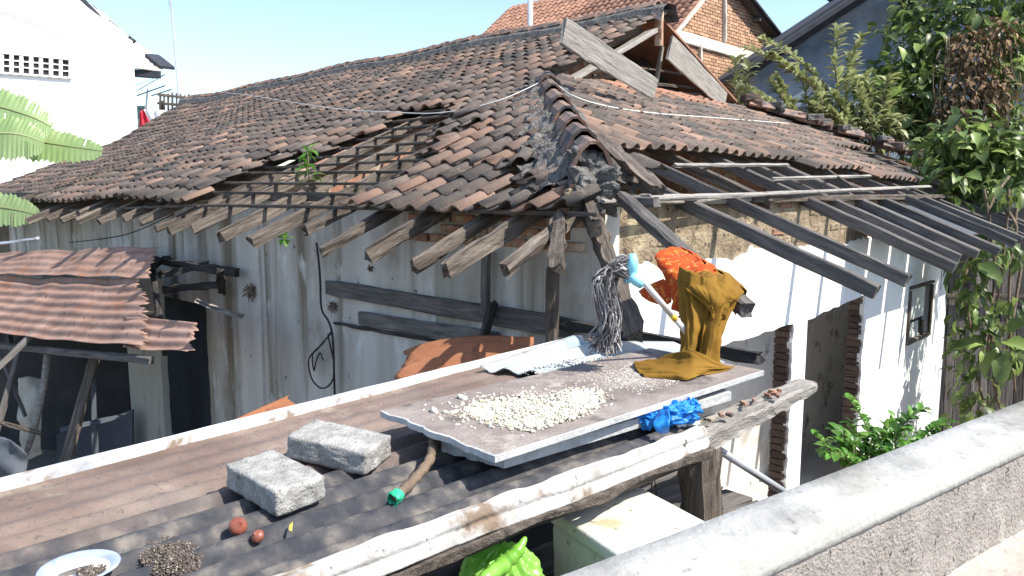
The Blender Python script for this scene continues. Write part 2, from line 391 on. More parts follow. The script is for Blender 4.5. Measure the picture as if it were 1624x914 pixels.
def beam_mesh(L, w, h, seed=0, rough=.004, bend=0, taper=1, seg=None, wear=1.0, ch=.18):
    rr = random.Random(seed)
    seg = seg or max(3, min(14, int(L / .12)))
    mb = MB(); vs = []; fs = []
    c = ch * min(w, h)
    prof = [(-w / 2 + c, -h / 2), (w / 2 - c, -h / 2), (w / 2, -h / 2 + c), (w / 2, h / 2 - c), (w / 2 - c, h / 2), (-w / 2 + c, h / 2), (-w / 2, h / 2 - c), (-w / 2, -h / 2 + c)]
    off = [(rr.uniform(-1, 1) * rough, rr.uniform(-1, 1) * rough) for _ in prof]
    for i in range(seg + 1):
        t = i / seg; x = L * t
        k = 1 + (taper - 1) * t
        for j, (y, z) in enumerate(prof):
            e = 1.0
            xx = x
            if i in (0, seg):
                xx += rr.uniform(-1, 1) * rough * 2.0; e = .93
            vs.append((xx, y * k * e + off[j][0] + rr.uniform(-1, 1) * rough, z * k * e + off[j][1] + rr.uniform(-1, 1) * rough + bend * math.sin(math.pi * t)))
    n = 8
    for i in range(seg):
        for j in range(n):
            a = i * n + j; b = i * n + (j + 1) % n
            fs.append((a, a + n, b + n, b))
    fs.append(tuple(range(n))); fs.append(tuple(reversed(range(seg * n, seg * n + n))))
    mb.add(vs, fs)
    return mb
def frame(p0, p1, up=Vector((0, 0, 1))):
    x = (Vector(p1) - Vector(p0)).normalized()
    y = Vector(up).cross(x)
    if y.length < 1e-4: y = Vector((0, 1, 0)).cross(x)
    y.normalize(); z = x.cross(y)
    m = Matrix((x, y, z)).transposed().to_4x4(); m.translation = p0
    return m
def beam(name, p0, p1, w, h, m, parent=None, seed=None, up=Vector((0, 0, 1)), label=None, **kw):
    p0 = Vector(p0); p1 = Vector(p1)
    me = beam_mesh((p1 - p0).length, w, h, seed if seed is not None else rnd.random(), **kw).mesh(name, m)
    fixn(me)
    o = put(name, me, parent, frame(p0, p1, up))
    if label: o['label'] = label
    return o
def cr(p, t):
    """Catmull-Rom through list p at t in 0..len-1"""
    i = min(int(t), len(p) - 2); f = t - i
    a = p[max(i - 1, 0)]; b = p[i]; c = p[i + 1]; d = p[min(i + 2, len(p) - 1)]
    return .5 * ((2 * b) + (c - a) * f + (2 * a - 5 * b + 4 * c - d) * f * f + (3 * b - a - 3 * c + d) * f ** 3)
def spline(p, n):
    p = [Vector(q) for q in p]
    return [cr(p, (len(p) - 1) * i / (n - 1)) for i in range(n)]
def patch(name, rows, nu, nv, m, parent=None, thick=.003, nz=0, nscale=8, fold=None, closed=False, label=None, smooth=True, uv=False, mats=None):
    rows = [[Vector(q) for q in r] for r in rows]
    vs = []
    for i in range(nv + 1):
        t = (len(rows) - 1) * i / nv
        for j in range(nu + 1):
            s = (len(rows[0]) - 1) * j / nu
            col = [cr(r, s) for r in rows]
            p = cr(col, t)
            vs.append(p)
    out = []
    W = nu + 1
    for i in range(nv + 1):
        for j in range(W):
            p = vs[i * W + j]
            du = vs[i * W + min(j + 1, nu)] - vs[i * W + max(j - 1, 0)]
            dv = vs[min(i + 1, nv) * W + j] - vs[max(i - 1, 0) * W + j]
            n = du.cross(dv)
            n = n.normalized() if n.length > 1e-9 else Vector((0, 0, 1))
            d = 0
            if nz: d += nz * noise.noise(p * nscale) + nz * .5 * noise.noise(p * nscale * 2.3)
            if fold: d += fold(j / nu, i / nv)
            out.append(p + n * d)
    mb = MB()
    fs = [(i * W + j, i * W + j + 1, (i + 1) * W + j + 1, (i + 1) * W + j) for i in range(nv) for j in range(nu)]
    mb.add(out, fs)
    o = mb.build(name, mats or m, parent, smooth=smooth, label=label)
    if uv:
        ul = o.data.uv_layers.new(name='UVMap')
        for lp in o.data.loops:
            v = lp.vertex_index; ul.data[lp.index].uv = ((v % W) / nu, (v // W) / nv)
    if thick:
        md = o.modifiers.new('thickness', 'SOLIDIFY'); md.thickness = thick; md.offset = 0
    return o
def corrugated(name, p00, p10, p11, p01, waves, amp, m, parent=None, nu=24, per=10, jag=(0, 0, 0, 0), seed=1, thick=.003, sagf=None, label=None, warp=0, ampf=None):
    """s runs along the corrugations p00->p10, t across them p00->p01; jag = raggedness of ends s0,s1,t0,t1"""
    rr = random.Random(seed); nv = int(waves * per)
    p00, p10, p11, p01 = map(Vector, (p00, p10, p11, p01))
    n = (p10 - p00).cross(p01 - p00).normalized()
    if n.z < 0: n = -n
    j0 = [rr.uniform(0, jag[0]) for _ in range(nv + 1)]; j1 = [rr.uniform(0, jag[1]) for _ in range(nv + 1)]
    for q in (j0, j1):
        for i in range(1, nv + 1): q[i] = q[i - 1] * .6 + q[i] * .4
    mb = MB(); vs = []; uv = []
    for i in range(nv + 1):
        t = i / nv
        for j in range(nu + 1):
            s = j0[i] + (1 - j0[i] - j1[i]) * j / nu
            p = p00.lerp(p10, s).lerp(p01.lerp(p11, s), t)
            d = amp * math.cos(2 * math.pi * waves * t) * (ampf(s, t) if ampf else 1)
            if sagf: d += sagf(s, t)
            if warp: d += warp * noise.noise(p * 2.2 + Vector((seed, 0, 0)))
            vs.append(p + n * d); uv.append((s, t))
    W = nu + 1
    mb.add(vs, [(i * W + j, i * W + j + 1, (i + 1) * W + j + 1, (i + 1) * W + j) for i in range(nv) for j in range(nu)])
    o = mb.build(name, m, parent, smooth=True, label=label)
    ul = o.data.uv_layers.new(name='UVMap')
    for lp in o.data.loops: ul.data[lp.index].uv = uv[lp.vertex_index]
    if thick:
        md = o.modifiers.new('thickness', 'SOLIDIFY'); md.thickness = thick; md.offset = 0
    return o
def rblock(name, dims, bevel, cuts, nz, nscale, m, parent=None, mw=None, seed=0, label=None, smooth=True):
    bm = bmesh.new(); bmesh.ops.create_cube(bm, size=1)
    for v in bm.verts: v.co = Vector((v.co.x * dims[0], v.co.y * dims[1], v.co.z * dims[2]))
    if bevel: bmesh.ops.bevel(bm, geom=list(bm.edges), offset=bevel, segments=3, profile=.6, affect='EDGES')
    if cuts: bmesh.ops.subdivide_edges(bm, edges=[e for e in bm.edges if e.calc_length() > bevel * 1.5], cuts=cuts, use_grid_fill=True)
    for v in bm.verts:
        n = v.co.normalized()
        v.co += n * nz * (noise.noise(v.co * nscale + Vector((seed, seed, 0))) + .5 * noise.noise(v.co * nscale * 3 + Vector((seed, 0, 0))))
    me = D.meshes.new(name); bm.to_mesh(me); bm.free(); me.materials.append(m)
    if smooth: me.polygons.foreach_set('use_smooth', [True] * len(me.polygons))
    o = put(name, me, parent, mw)
    if label: o['label'] = label
    return o
def grid_wall(name, pts, off, m, parent=None, label=None, mats=None):
    mb = MB(); mb.prism(pts, off)
    me = mb.mesh(name, m); fixn(me)
    o = put(name, me, parent)
    if label: o['label'] = label
    return o
def ragged(p0, p1, n, d, axis, seed=0):
    """points from p0 to p1 wobbling by d along axis"""
    rr = random.Random(seed)
    return [Vector(p0).lerp(Vector(p1), i / n) + (Vector(axis) * rr.uniform(-d, d) if 0 < i < n else Vector()) for i in range(n + 1)]
# ================================================================ ground and road
def sheet(name, pts, m, kind='structure'):
    mb = MB(); mb.add(pts, [tuple(range(len(pts)))])
    me = mb.mesh(name, m)
    if me.polygons[0].normal.z < 0:
        me.flip_normals()
    o = put(name, me); o['kind'] = kind; return o
sheet('ground', [(-400, -300, 0), (400, -300, 0), (400, 900, 0), (-400, 900, 0)], M['dirt'])
PA = Vector((.216, 1.34, 0)); PB = Vector((1.6, 2.35, 0)); PD = (PB - PA).normalized(); PN = Vector((PD.y, -PD.x, 0))   # PN points to the road
def pp(s, t, z): return Vector((PA.x, PA.y, 0)) + PD * s + PN * t + Vector((0, 0, z))
PZT = EYE - .65
mb = MB(); mb.prism([pp(-6, .16, 1.5), pp(14, .16, 1.5), pp(14, 7, 1.5), pp(-6, 7, 1.5)], (0, 0, -1.6))
me = mb.mesh('road', M['road']); fixn(me); put('road', me)['kind'] = 'structure'
# parapet beside the road: coping, rough body, ledge at its foot
para = thing('parapet_wall', 'long concrete parapet with pale worn coping and pitted rough face, along the road edge', 'wall', pp(0, 0, 1.5))
def strip(name, s0, s1, n, prof, m, nz, nsc, seed=0):
    mb = MB(); vs = []; k = len(prof)
    for i in range(n + 1):
        for (t, z) in prof:
            p = pp(s0 + (s1 - s0) * i / n, t, z)
            d = nz * noise.noise(p * nsc + Vector((seed, 0, 0))) + nz * .6 * noise.noise(p * nsc * 4)
            vs.append(p + Vector((PN.x * d, PN.y * d, d)))
    fs = [(i * k + j, i * k + j + 1, (i + 1) * k + j + 1, (i + 1) * k + j) for i in range(n) for j in range(k - 1)]
    mb.add(vs, fs)
    me = mb.mesh(name, m, True); fixn(me)
    return put(name, me, para)
Z = PZT
strip('coping', -2, 9, 300, [(0, Z - .09), (.0, Z - .005), (.004, Z), (.05, Z + .002), (.09, Z + .001), (.134, Z - .001), (.1395, Z - .004)], M['parapet'], .003, 6)
strip('coping_face', -2, 9, 300, [(.1395, Z - .004), (.142, Z - .02), (.143, Z - .045), (.141, Z - .062), (.132, Z - .066)], M['parapet_face'], .003, 6)
strip('wall_body', -2, 9, 700, [(.132, Z - .066), (.134, Z - .09), (.134, Z - .12), (.135, Z - .15), (.135, Z - .18), (.136, Z - .21), (.136, Z - .25), (.137, Z - .30)], M['roughcast'], .006, 26)
strip('wall_back', -2, 9, 40, [(0, Z - .09), (.01, Z - .5), (.01, 0.0)], M['roughcast'], .004, 9)
strip('ledge', -2, 9, 200, [(.137, Z - .285), (.16, Z - .30), (.21, Z - .305), (.30, Z - .31), (.33, Z - .33), (.335, 1.5)], M['ledge'], .006, 7)

# ================================================================ the old house
house = thing('old_house', 'old whitewashed house with a broken weathered clay tile roof and bare rafters', 'house', H(0, 0, zfloor()))
def hwall(name, plane, pts, m, thick=.16, label=None, z0=None):
    """pts = (along, dz) in the house frame; plane 'L' -> b=0, 'R' -> a=0"""
    if plane[0] == 'L': q = [H(a, plane[1], z) for a, z in pts]; off = VV * thick * S
    else: q = [H(plane[1], b, z) for b, z in pts]; off = UU * thick * S
    return grid_wall(name, q, off, m, house, label)
rr = random.Random(3)
def wob(p0, p1, n, d, seed):
    r2 = random.Random(seed)
    return [(p0[0] + (p1[0] - p0[0]) * i / n + (r2.uniform(-d, d) if 0 < i < n else 0), p0[1] + (p1[1] - p0[1]) * i / n + (r2.uniform(-d, d) if 0 < i < n else 0)) for i in range(n + 1)]
F = zfloor()
HD = -1.26
# left wall: solid near part, upper band beyond
hwall('wall', ('L', 0), [(-.0, F), (-.0, -.12)] + wob((0, -.12), (5.73, -.13), 20, .02, 1)[1:] + wob((5.73, -.13), (5.73, F), 40, .018, 2)[1:], M['plaster_grey'], .16, 'grey stained plaster side wall')
hwall('wall', ('L', .004), [(5.74, -1.35), (5.74, -.13), (13.6, -.13), (13.6, -1.35)], M['plaster_grey'], .15)
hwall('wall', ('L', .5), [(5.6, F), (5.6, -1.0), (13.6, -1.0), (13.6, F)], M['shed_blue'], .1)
a0, _, _ = hab(wallL(205, 600, -.3)); a1, _, _ = hab(wallL(257, 600, -.3))
hwall('pillar', ('L', -.3), [(a0, F), (a0, -.95)] + [(a1, -.95)] + wob((a1, -.95), (a1, F), 20, .015, 4)[1:], M['shed_cream'], .08, 'cream stained plaster pillar under the rusty roof sheet')
# right wall: lintel band, pillars, window wall (white), crumbling band on top
def top(b0, b1):
    n = max(2, int((b1 - b0) / .05)); o = []
    for i in range(n + 1):
        b = b0 + (b1 - b0) * i / n
        o.append((b, TOPW + .10 * noise.noise(Vector((b * 1.6, 0, 0))) + .05 * noise.noise(Vector((b * 6, 3, 0))) + .035 * noise.noise(Vector((b * 19, 5, 0)))))
    return o
def rw(pts, m, a=0.0, t=.16, name='wall', label=None): return hwall(name, ('R', a), pts, m, t, label)
TOPW = -.55
rw([(.001, F)] + top(.001, .35) + [(.35, F)], M['whitewash'])
rw([(.35, HD)] + wob((.35, HD), (2.98, HD), 18, .012, 5)[1:] + top(.35, 2.98)[::-1], M['whitewash'], .0, .158)
JB1 = 2.98; JB2 = 3.30; JB3 = 4.865
rw([(JB1, F)] + wob((JB1, F), (JB1, HD), 40, .016, 6)[1:] + top(JB1, JB2) + [(JB2, HD + .001)] + [(JB2, F)], M['whitewash'], .0, .05, 'wall', 'bright white pillar between the two openings')
rw([(JB2, HD + .1)] + top(JB2, JB3) + [(JB3, HD + .12), (JB3, HD + .1)] + wob((JB3, HD + .1), (JB2, HD), 12, .012, 7)[1:], M['whitewash'], .0, .155)
WB0, WB1, WZ0, WZ1 = 6.42, 7.40, -1.22, -1.95
WE = 8.19
rw([(JB3, F)] + wob((JB3, F), (JB3, HD + .15), 36, .02, 8)[1:] + top(JB3, WB0) + [(WB0, F)], M['whitewash'], .0, .05)
rw([(WB0, WZ0)] + top(WB0, WB1) + [(WB1, WZ0)], M['whitewash'])
rw([(WB0, F), (WB0, WZ1), (WB1, WZ1), (WB1, F)], M['whitewash'])
rw([(WB1, F)] + top(WB1, 7.8) + [(7.8, F)], M['whitewash'])
rw([(7.8, F)] + wob((7.8, F), (7.85, TOPW), 30, .04, 9)[1:] + top(7.85, WE) + [(WE, F)], M['peeled'], .001, .158, 'wall', 'peeling bluish corner of the white wall')
grid_wall('wall', [H(.16, WE - .002, F), H(.16, WE - .002, -.2), H(6, WE - .002, -.2), H(6, WE - .002, F)], VV * -.12, M['peeled'], house)
# jamb bricks seen end-on in the openings
def brick_mesh(l, w, h, seed):
    r2 = random.Random(seed); mb = MB(); bm = bmesh.new()
    bmesh.ops.create_cube(bm, size=1)
    for v in bm.verts: v.co = Vector((v.co.x * l, v.co.y * w, v.co.z * h))
    bmesh.ops.bevel(bm, geom=[e for e in bm.edges], offset=.007, segments=1, affect='EDGES')
    for v in bm.verts: v.co += Vector((r2.uniform(-1, 1), r2.uniform(-1, 1), r2.uniform(-1, 1))) * .004
    me = D.meshes.new('brick'); bm.to_mesh(me); bm.free(); return me
bms = [brick_mesh(.135, .12, .055, i) for i in range(5)]
bmf = [brick_mesh(.205, .10, .055, 20 + i) for i in range(5)]
for q in bms: q.materials.append(M['brick_dark'])
for q in bmf: q.materials.append(M['tan_plaster'])
bmr = [q.copy() for q in bmf]
for q in bmr: q.materials.clear(); q.materials.append(M['brick'])
def axes(x, y, z, o, s=1):
    m = Matrix((x * s, y * s, z * s)).transposed().to_4x4(); m.translation = o; return m
ZZ = Vector((0, 0, 1))
for b, top in ((JB1, HD), (JB3, HD + .12)):
    z = EYE + S * top - .035; k = 0
    while z > .03:
        o = put('brick', bms[k % 5], house, axes(UU, VV, ZZ, H(.10, b + .055 + rr.uniform(-.004, .004), 0) * 1.0 + Vector((0, 0, z - EYE))))
        z -= .0605; k += 1
# core behind white skins
for b in (JB1, JB3):
    hwall('wall_core', ('R', .052), [(b + .10, F), (b + .10, TOPW - .145), (b + .29, TOPW - .145), (b + .29, F)], M['joint'], .10)
# crumbling upper band with bricks
rw([(.004, TOPW - .14), (WE - .004, TOPW - .14), (WE - .004, -.11), (4, -.10), (.004, -.10)], M['tan_plaster'], .022, .11, 'wall', 'crumbling tan upper band of the sunlit wall')
for row in range(6):
    z = -.145 - row * .078
    b = .12 + (row % 2) * .13
    while b < 7.9:
        if rr.random() < .26:
            red = rr.random() < .22
            put('brick', rr.choice(bmr if red else bmf), house, axes(VV, -UU, ZZ, H(.076 + rr.uniform(-.010, .006), b, z)))
        b += .262
# left wall upper band bricks near the corner
for row in range(4):
    z = -.15 - row * .078
    b = .14 + (row % 2) * .13
    while b < 1.9:
        if rr.random() < .8: put('brick', rr.choice(bmr), house, axes(UU, -VV, ZZ, H(b, .03 + rr.uniform(-.01, .01), z)))
        b += .262
# interior walls and floor
grid_wall('inner_wall', [H(1.0, .2, F), H(1.0, .2, -.35), H(1.0, 8.0, -.35), H(1.0, 8.0, F)], UU * .1, M['inner'], house)
grid_wall('inner_wall', [H(4.2, .2, F), H(4.2, .2, .1), H(4.2, 3.4, 1.4), H(4.2, 5.5, 2.2), H(4.2, 10, .6), H(4.2, 10, F)], UU * .1, M['brick'], house)
grid_wall('house_floor', [H(.0, .0, F + .05), H(13, 0, F + .05), H(13, 11, F + .05), H(0, 11, F + .05)], (0, 0, -.04), M['floor_in'], house)
# window with frame, two panes
def bar(name, p0, p1, w, h, m, par, up=ZZ, **k): return beam(name, p0, p1, w, h, m, par, up=up, rough=.0015, **k)
wf = bar('window', H(-.01, WB0, WZ0 - .02), H(-.01, WB1, WZ0 - .02), .05, .035, M['old_wood'], house, label='small dusty window with one pane missing')
for (p, q, n) in (((WB0, WZ1), (WB1, WZ1), 'sill'), ((WB0 + .02, WZ0 - .06), (WB0 + .02, WZ1 + .03), 'frame'), ((WB1 - .02, WZ0 - .06), (WB1 - .02, WZ1 + .03), 'frame'), (((WB0 + WB1) / 2 + .12, WZ0 - .5), ((WB0 + WB1) / 2 + .12, WZ1 + .03), 'frame')):
    bar(n, H(-.01, p[0], p[1]), H(-.01, q[0], q[1]), .05, .035, M['old_wood'], wf, up=UU)
for (b0, b1, z0, z1) in ((WB0 + .05, WB1 - .22, WZ0 - .04, WZ0 - .46), (WB0 + .05, WB0 + .55, WZ0 - .5, WZ1 + .03)):
    grid_wall('pane', [H(.02, b0, z0), H(.02, b1, z0), H(.02, b1, z1), H(.02, b0, z1)], UU * .006, M['glass'], wf)
grid_wall('dark_backing', [H(.1, WB0, WZ0), H(.1, WB1, WZ0), H(.1, WB1, WZ1), H(.1, WB0, WZ1)], UU * .01, M['dark'], wf)  # near-black sheet standing in for the unlit room behind the panes
v0 = wallR(1446, 384, -.02); v1 = wallR(1492, 380, -.02)
vf = bar('vent_window', v0, v1, .04, .03, M['dark_wood'], house)
bar('frame', wallR(1446, 404, -.02), wallR(1492, 397, -.02), .03, .02, M['old_wood'], vf)
grid_wall('opening_shade', [wallR(1447, 386, -.014), wallR(1491, 382, -.014), wallR(1491, 396, -.014), wallR(1447, 403, -.014)], UU * .003, M['dark'], vf)  # near-black sheet on the wall face, painting the shade of the opening
# wall plates (beams on the wall tops)
beam('wall_plate', H(-.02, .3, -.075), H(-.02, 1.9, -.075), .07, .06, M['grey_wood'], house)
beam('wall_plate', H(-.02, 1.95, -.085), H(-.02, 8.6, -.10), .07, .05, M['old_wood'], house)
beam('wall_plate', H(-.4, -.02, -.08), H(13.5, -.02, -.09), .07, .06, M['dark_wood'], house)

# ---------------------------------------------------------------- rafters and battens
def LP(a, b, lift=0): return H(a, b, zL(a, b) + lift)
def RP(a, b, lift=0): return H(a, b, zR(a, b) + lift)
tipsL = [(1.28, -.93), (.76, -.97), (.36, -1.05), (-.06, -1.0), (1.85, -.92), (2.35, -.74), (2.75, -.98), (3.45, -.90), (4.1, -.84)]
k = 4.65
while k < 13.4: tipsL.append((k + rr.uniform(-.07, .07), -.76 + rr.uniform(-.1, .09))); k += .5
for i, (a, b) in enumerate(tipsL):
    top = 5.35
    if a < 3.1: top = max(.3, a - .35)
    beam('rafter', LP(a, b, -.115 - .03 * (i % 3 == 1)), LP(a + rr.uniform(-.10, .10), top, -.115), rr.uniform(.045, .068), rr.uniform(.07, .095), M['old_wood'], house, seed=100 + i, rough=.010 if a < 4.4 else .006)
# fan rafters at the corner and the thick old timbers
beam('rafter', P(886, 345, 4.05), P(882, 428, 3.72), .07, .10, M['old_wood'], house, seed=5, rough=.011, seg=12, label='cracked stub of a rafter at the house corner')
beam('rafter', P(942, 352, 4.1), P(1008, 532, 3.35), .085, .075, M['old_wood'], house, seed=6, rough=.012, seg=16, label='split corner rafter hanging down behind the mop')
tipsR = [(-1.40, .88), (-1.39, 1.52), (-1.25, 3.05), (-1.2, 3.75), (-1.2, 4.5), (-1.2, 5.2), (-1.2, 5.9), (-1.2, 6.6), (-1.15, 7.3), (-1.15, 8.0), (-1.15, 8.7), (-1.1, 9.4), (-1.1, 10.1)]
for i, (a, b) in enumerate(tipsR):
    beam('rafter', RP(a + (rr.uniform(-.08, .12) if i > 1 else 0), b + (rr.uniform(-.08, .08) if i > 3 else 0), -.10 - rr.uniform(0, .05) if i > 1 else -.02), RP(min(3.1, b + .0 if b < 3.1 else 3.1), b + .02, -.10), .055, .085, M['dark_wood'], house, seed=200 + i, rough=.003)
for b in (2.2,):
    beam('rafter', RP(-.1, b, -.10), RP(2.2, b, -.10), .055, .08, M['old_wood'], house, seed=231, rough=.003)
# the long drooping rafter that carries the cloths
CR0 = P(985, 312, 4.2); CR1 = P(1186, 492, 3.0)
beam('rafter', CR0, CR1, .07, .062, M['dark_wood'], house, seed=77, rough=.004, label='long drooping rafter with cloths hung over its end')
# hip rafter
beam('hip_rafter', H(-.3, -.5, -.22), H(3.1, 2.9, 1.18), .08, .10, M['old_wood'], house, seed=44)
# battens on the left slope
ROW = .25
for j in range(0, 17):
    b = -.47 + ROW * j
    if j == 0: segs = [(-.3, 4.7), (4.75, 12.8)]
    elif j < 4: segs = [(max(b + .3, 0), 6.5)]
    else: segs = [(max(b + .3, 0), 4.4), (4.42, 7.5)]
    for s0, s1 in segs:
        if s1 - s0 > .3:
            beam('batten', LP(s0, b, -.04), LP(s1, b, -.04), .032, .024, M['old_wood'], house, seed=j * 9 + s0, rough=.002, bend=rr.uniform(-.01, .01))
# loose battens across the bare right rafters
for (x0, y0, x1, y1, m, w) in ((955, 320, 1475, 296, 'grey_wood', .042), (1070, 263, 1250, 262, 'grey_wood', .034), (1225, 284, 1437, 278, 'grey_wood', .034), (1300, 262, 1352, 297, 'old_wood', .06)):
    beam('batten', onR(x0, y0, .0), onR(x1, y1, .0), w, .022, M[m], house, seed=x0, rough=.003, up=NR)
for j in range(4, 13):
    a = .02 + ROW * j
    beam('batten', RP(a, a + .1, -.035), RP(a, 11.2 - a, -.035), .03, .022, M['old_wood'], house, seed=j, rough=.002)
# added boards, dark grey standing in for shaded wall and ceiling between far rafters
for i in range(8):
    b = 4.3 + i * .72
    q = [RP(-.75, b, -.20), RP(-.75, b + .64, -.20), RP(.05, b + .64, -.20), RP(.05, b, -.20)]
    grid_wall('shade_board', q, NR * (.012 if NR.z < 0 else -.012), M['shed_blue'], house)

# ---------------------------------------------------------------- clay tiles
TW, TL = .23 * S, .295
def tile_mesh(seed, chip=0):
    r2 = random.Random(seed); N = 8; vs = []; W2 = TW / 2 + .012
    def zz(s):   # pan on the left, roll on the right
        if s < .5: return -.010 * math.sin(math.pi * s / .5)
        return .036 * math.sin(math.pi * (s - .5) / .5) ** .8
    for side in (0, 1):
        for yi in (0, 1):
            for k in range(N + 1):
                s = k / N; x = -W2 + 2 * W2 * s
                z = zz(s) - side * .012 + (.027 if yi == 0 else .004)
                y = TL * yi
                if yi == 0 and chip: y += r2.choice((0, 0, .02, .035)) * chip
                y += r2.uniform(-.002, .002)
                vs.append((x, y, z))
    n = N + 1; fs = []
    for k in range(N):
        fs.append((k, k + 1, n + k + 1, n + k))
        fs.append((2 * n + k, 3 * n + k, 3 * n + k + 1, 2 * n + k + 1))
        fs.append((k, 2 * n + k, 2 * n + k + 1, k + 1))
    fs.append((0, n, 3 * n, 2 * n)); fs.append((n - 1, 3 * n - 1, 4 * n - 1, 2 * n - 1))
    return vs, fs
TV = [tile_mesh(i, 1 if i > 2 else 0) for i in range(6)]
def mk(v, f, m):
    me = D.meshes.new('roof_tile'); me.from_pydata(v, [], f); me.materials.append(m)
    me.polygons.foreach_set('use_smooth', [True] * len(f)); fixn(me); return me
TM = [mk(v, f, M['tile']) for v, f in TV]
TMR = [mk(v, f, M['tile_red']) for v, f in TV[:3]]
tiles = []     # (matrix, variant, red)
L1 = [(276, 342), (306, 316), (350, 292), (400, 270), (450, 252), (500, 243), (530, 231), (580, 214), (640, 188), (670, 177), (728, 177), (704, 205), (683, 241), (652, 265), (607, 288), (552, 326), (552, 350), (276, 350)]
L2 = [(800, 276), (840, 270), (838, 300), (812, 310)]
def tile_at(fn, a, b, side, jit=1.0):
    o = fn(a, b)
    e = .01
    if side == 'L': x = -(fn(a + e, b) - o); y = fn(a, b + e) - o
    else: x = fn(a, b + e) - o; y = fn(a + e, b) - o
    x.normalize(); y.normalize(); z = x.cross(y).normalized(); y = z.cross(x)
    m = Matrix((x, y, z)).transposed().to_4x4(); m.translation = o + z * rr.uniform(-.003, .006)
    m = m @ Matrix.Rotation(rr.gauss(0, .022) * jit, 4, 'Z') @ Matrix.Rotation(rr.gauss(0, .015) * jit, 4, 'X') @ Matrix.Rotation(rr.gauss(0, .02) * jit, 4, 'Y')
    return m
ncol = int(18.4 / .23)
for i in range(-2, ncol):
    a = .0 + i * .23
    for j in range(25):
        b = -.52 + j * ROW
        hipa = b + .44 if b < 3.0 else 3.1
        if a < hipa - .02 or b > 5.5: continue
        if j == 0 and a > 4.6 and False: continue
        o = LP(a, b + .12); px, py, f = to_px(o)
        if inside((px, py), L1) or inside((px, py), L2): continue
        edge = any(inside((px + dx, py + dy), L1) for dx, dy in ((18, 0), (-18, 0), (0, -10), (0, 14)))
        if edge and rr.random() < .12: continue
        tiles.append((tile_at(LP, a, b, 'L', 2.2 if edge or j == 0 else 1), rr.choice((0, 1, 2, 0, 1, 2, 3, 4)), 0))
for j in range(13):
    a = .02 + j * ROW
    for i in range(60):
        b = .05 + i * .192
        if a < b - 12 or b < a + .20 or b > 11.1 - a or a > 3.15: continue
        lim = .12 if b < .75 else (.62 if b < 4.2 else (.62 - .42 * min(1, (b - 4.2) / 2.3)))
        if b > 7.6: lim = 1.3 + .18 * (b - 7.6)
        if a < lim - .05: continue
        tiles.append((tile_at(RP, a, b, 'R', 1.3) @ Matrix.Diagonal((.835, 1, 1.05, 1)), rr.choice((0, 1, 2, 0, 1, 2, 3)), 1 if a > 2.7 and 4.2 < b < 7.2 and rr.random() < .75 else 0))
cp = Vector((0, 0, EYE))
def vis(t):
    px, py, f = to_px(t[0].translation)
    return f > .5 and -40 < px < 1664 and -40 < py < 950
tiles.sort(key=lambda t: ((t[0].translation - cp).length if vis(t) else 99))
for m_, v_, r_ in tiles[:300]:
    put('roof_tile', (TMR[v_ % 3] if r_ else TM[v_]), house, m_)
vs = []; fs = []; mi = []
for m_, v_, r_ in tiles[300:]:
    k = len(vs); me = TM[v_]
    vs += [tuple(m_ @ v.co) for v in me.vertices]
    for p in me.polygons: fs.append(tuple(k + q for q in p.vertices)); mi.append(r_)
me = D.meshes.new('roof_tiles'); me.from_pydata(vs, [], fs); me.materials.append(M['tile']); me.materials.append(M['tile_red'])
me.polygons.foreach_set('material_index', mi); me.polygons.foreach_set('use_smooth', [True] * len(fs)); me.update()
put('roof_tiles', me, house)['kind'] = 'stuff'
# loose tiles lying askew along broken edges
for (px, py, s_, rz) in ((812, 262, 'L', .5), (838, 292, 'L', -.3), (748, 205, 'L', .4), (716, 190, 'L', -.5), (1010, 292, 'R', .4), (1035, 270, 'R', -.2)):
    o = onL(px, py, .03) if s_ == 'L' else onR(px, py, .03)
    a, b, _ = hab(o)
    m_ = tile_at(LP if s_ == 'L' else RP, a, b, s_) @ Matrix.Translation((0, 0, .03)) @ Matrix.Rotation(rz, 4, 'Z')
    put('roof_tile', TM[3], house, m_)
# back slope and far hip of the roof (their undersides show through the holes)
def slab(name, pts, th, m):
    return grid_wall(name, pts, Vector((0, 0, -th)), m, house)
slab('back_slope', [H(3.2, 5.6, 2.40), H(18.2, 5.6, 2.30), H(18.2, 11.4, -.1), H(-.05, 11.4, -.1), H(3.15, 8.15, 1.27)], .03, M['tile_red'])
grid_wall('end_gable', [H(18.1, .0, F), H(18.1, .0, -.6), H(18.1, 5.5, 1.8), H(18.1, 11, -.6), H(18.1, 11, F)], UU * .1, M['plaster_grey'], house)
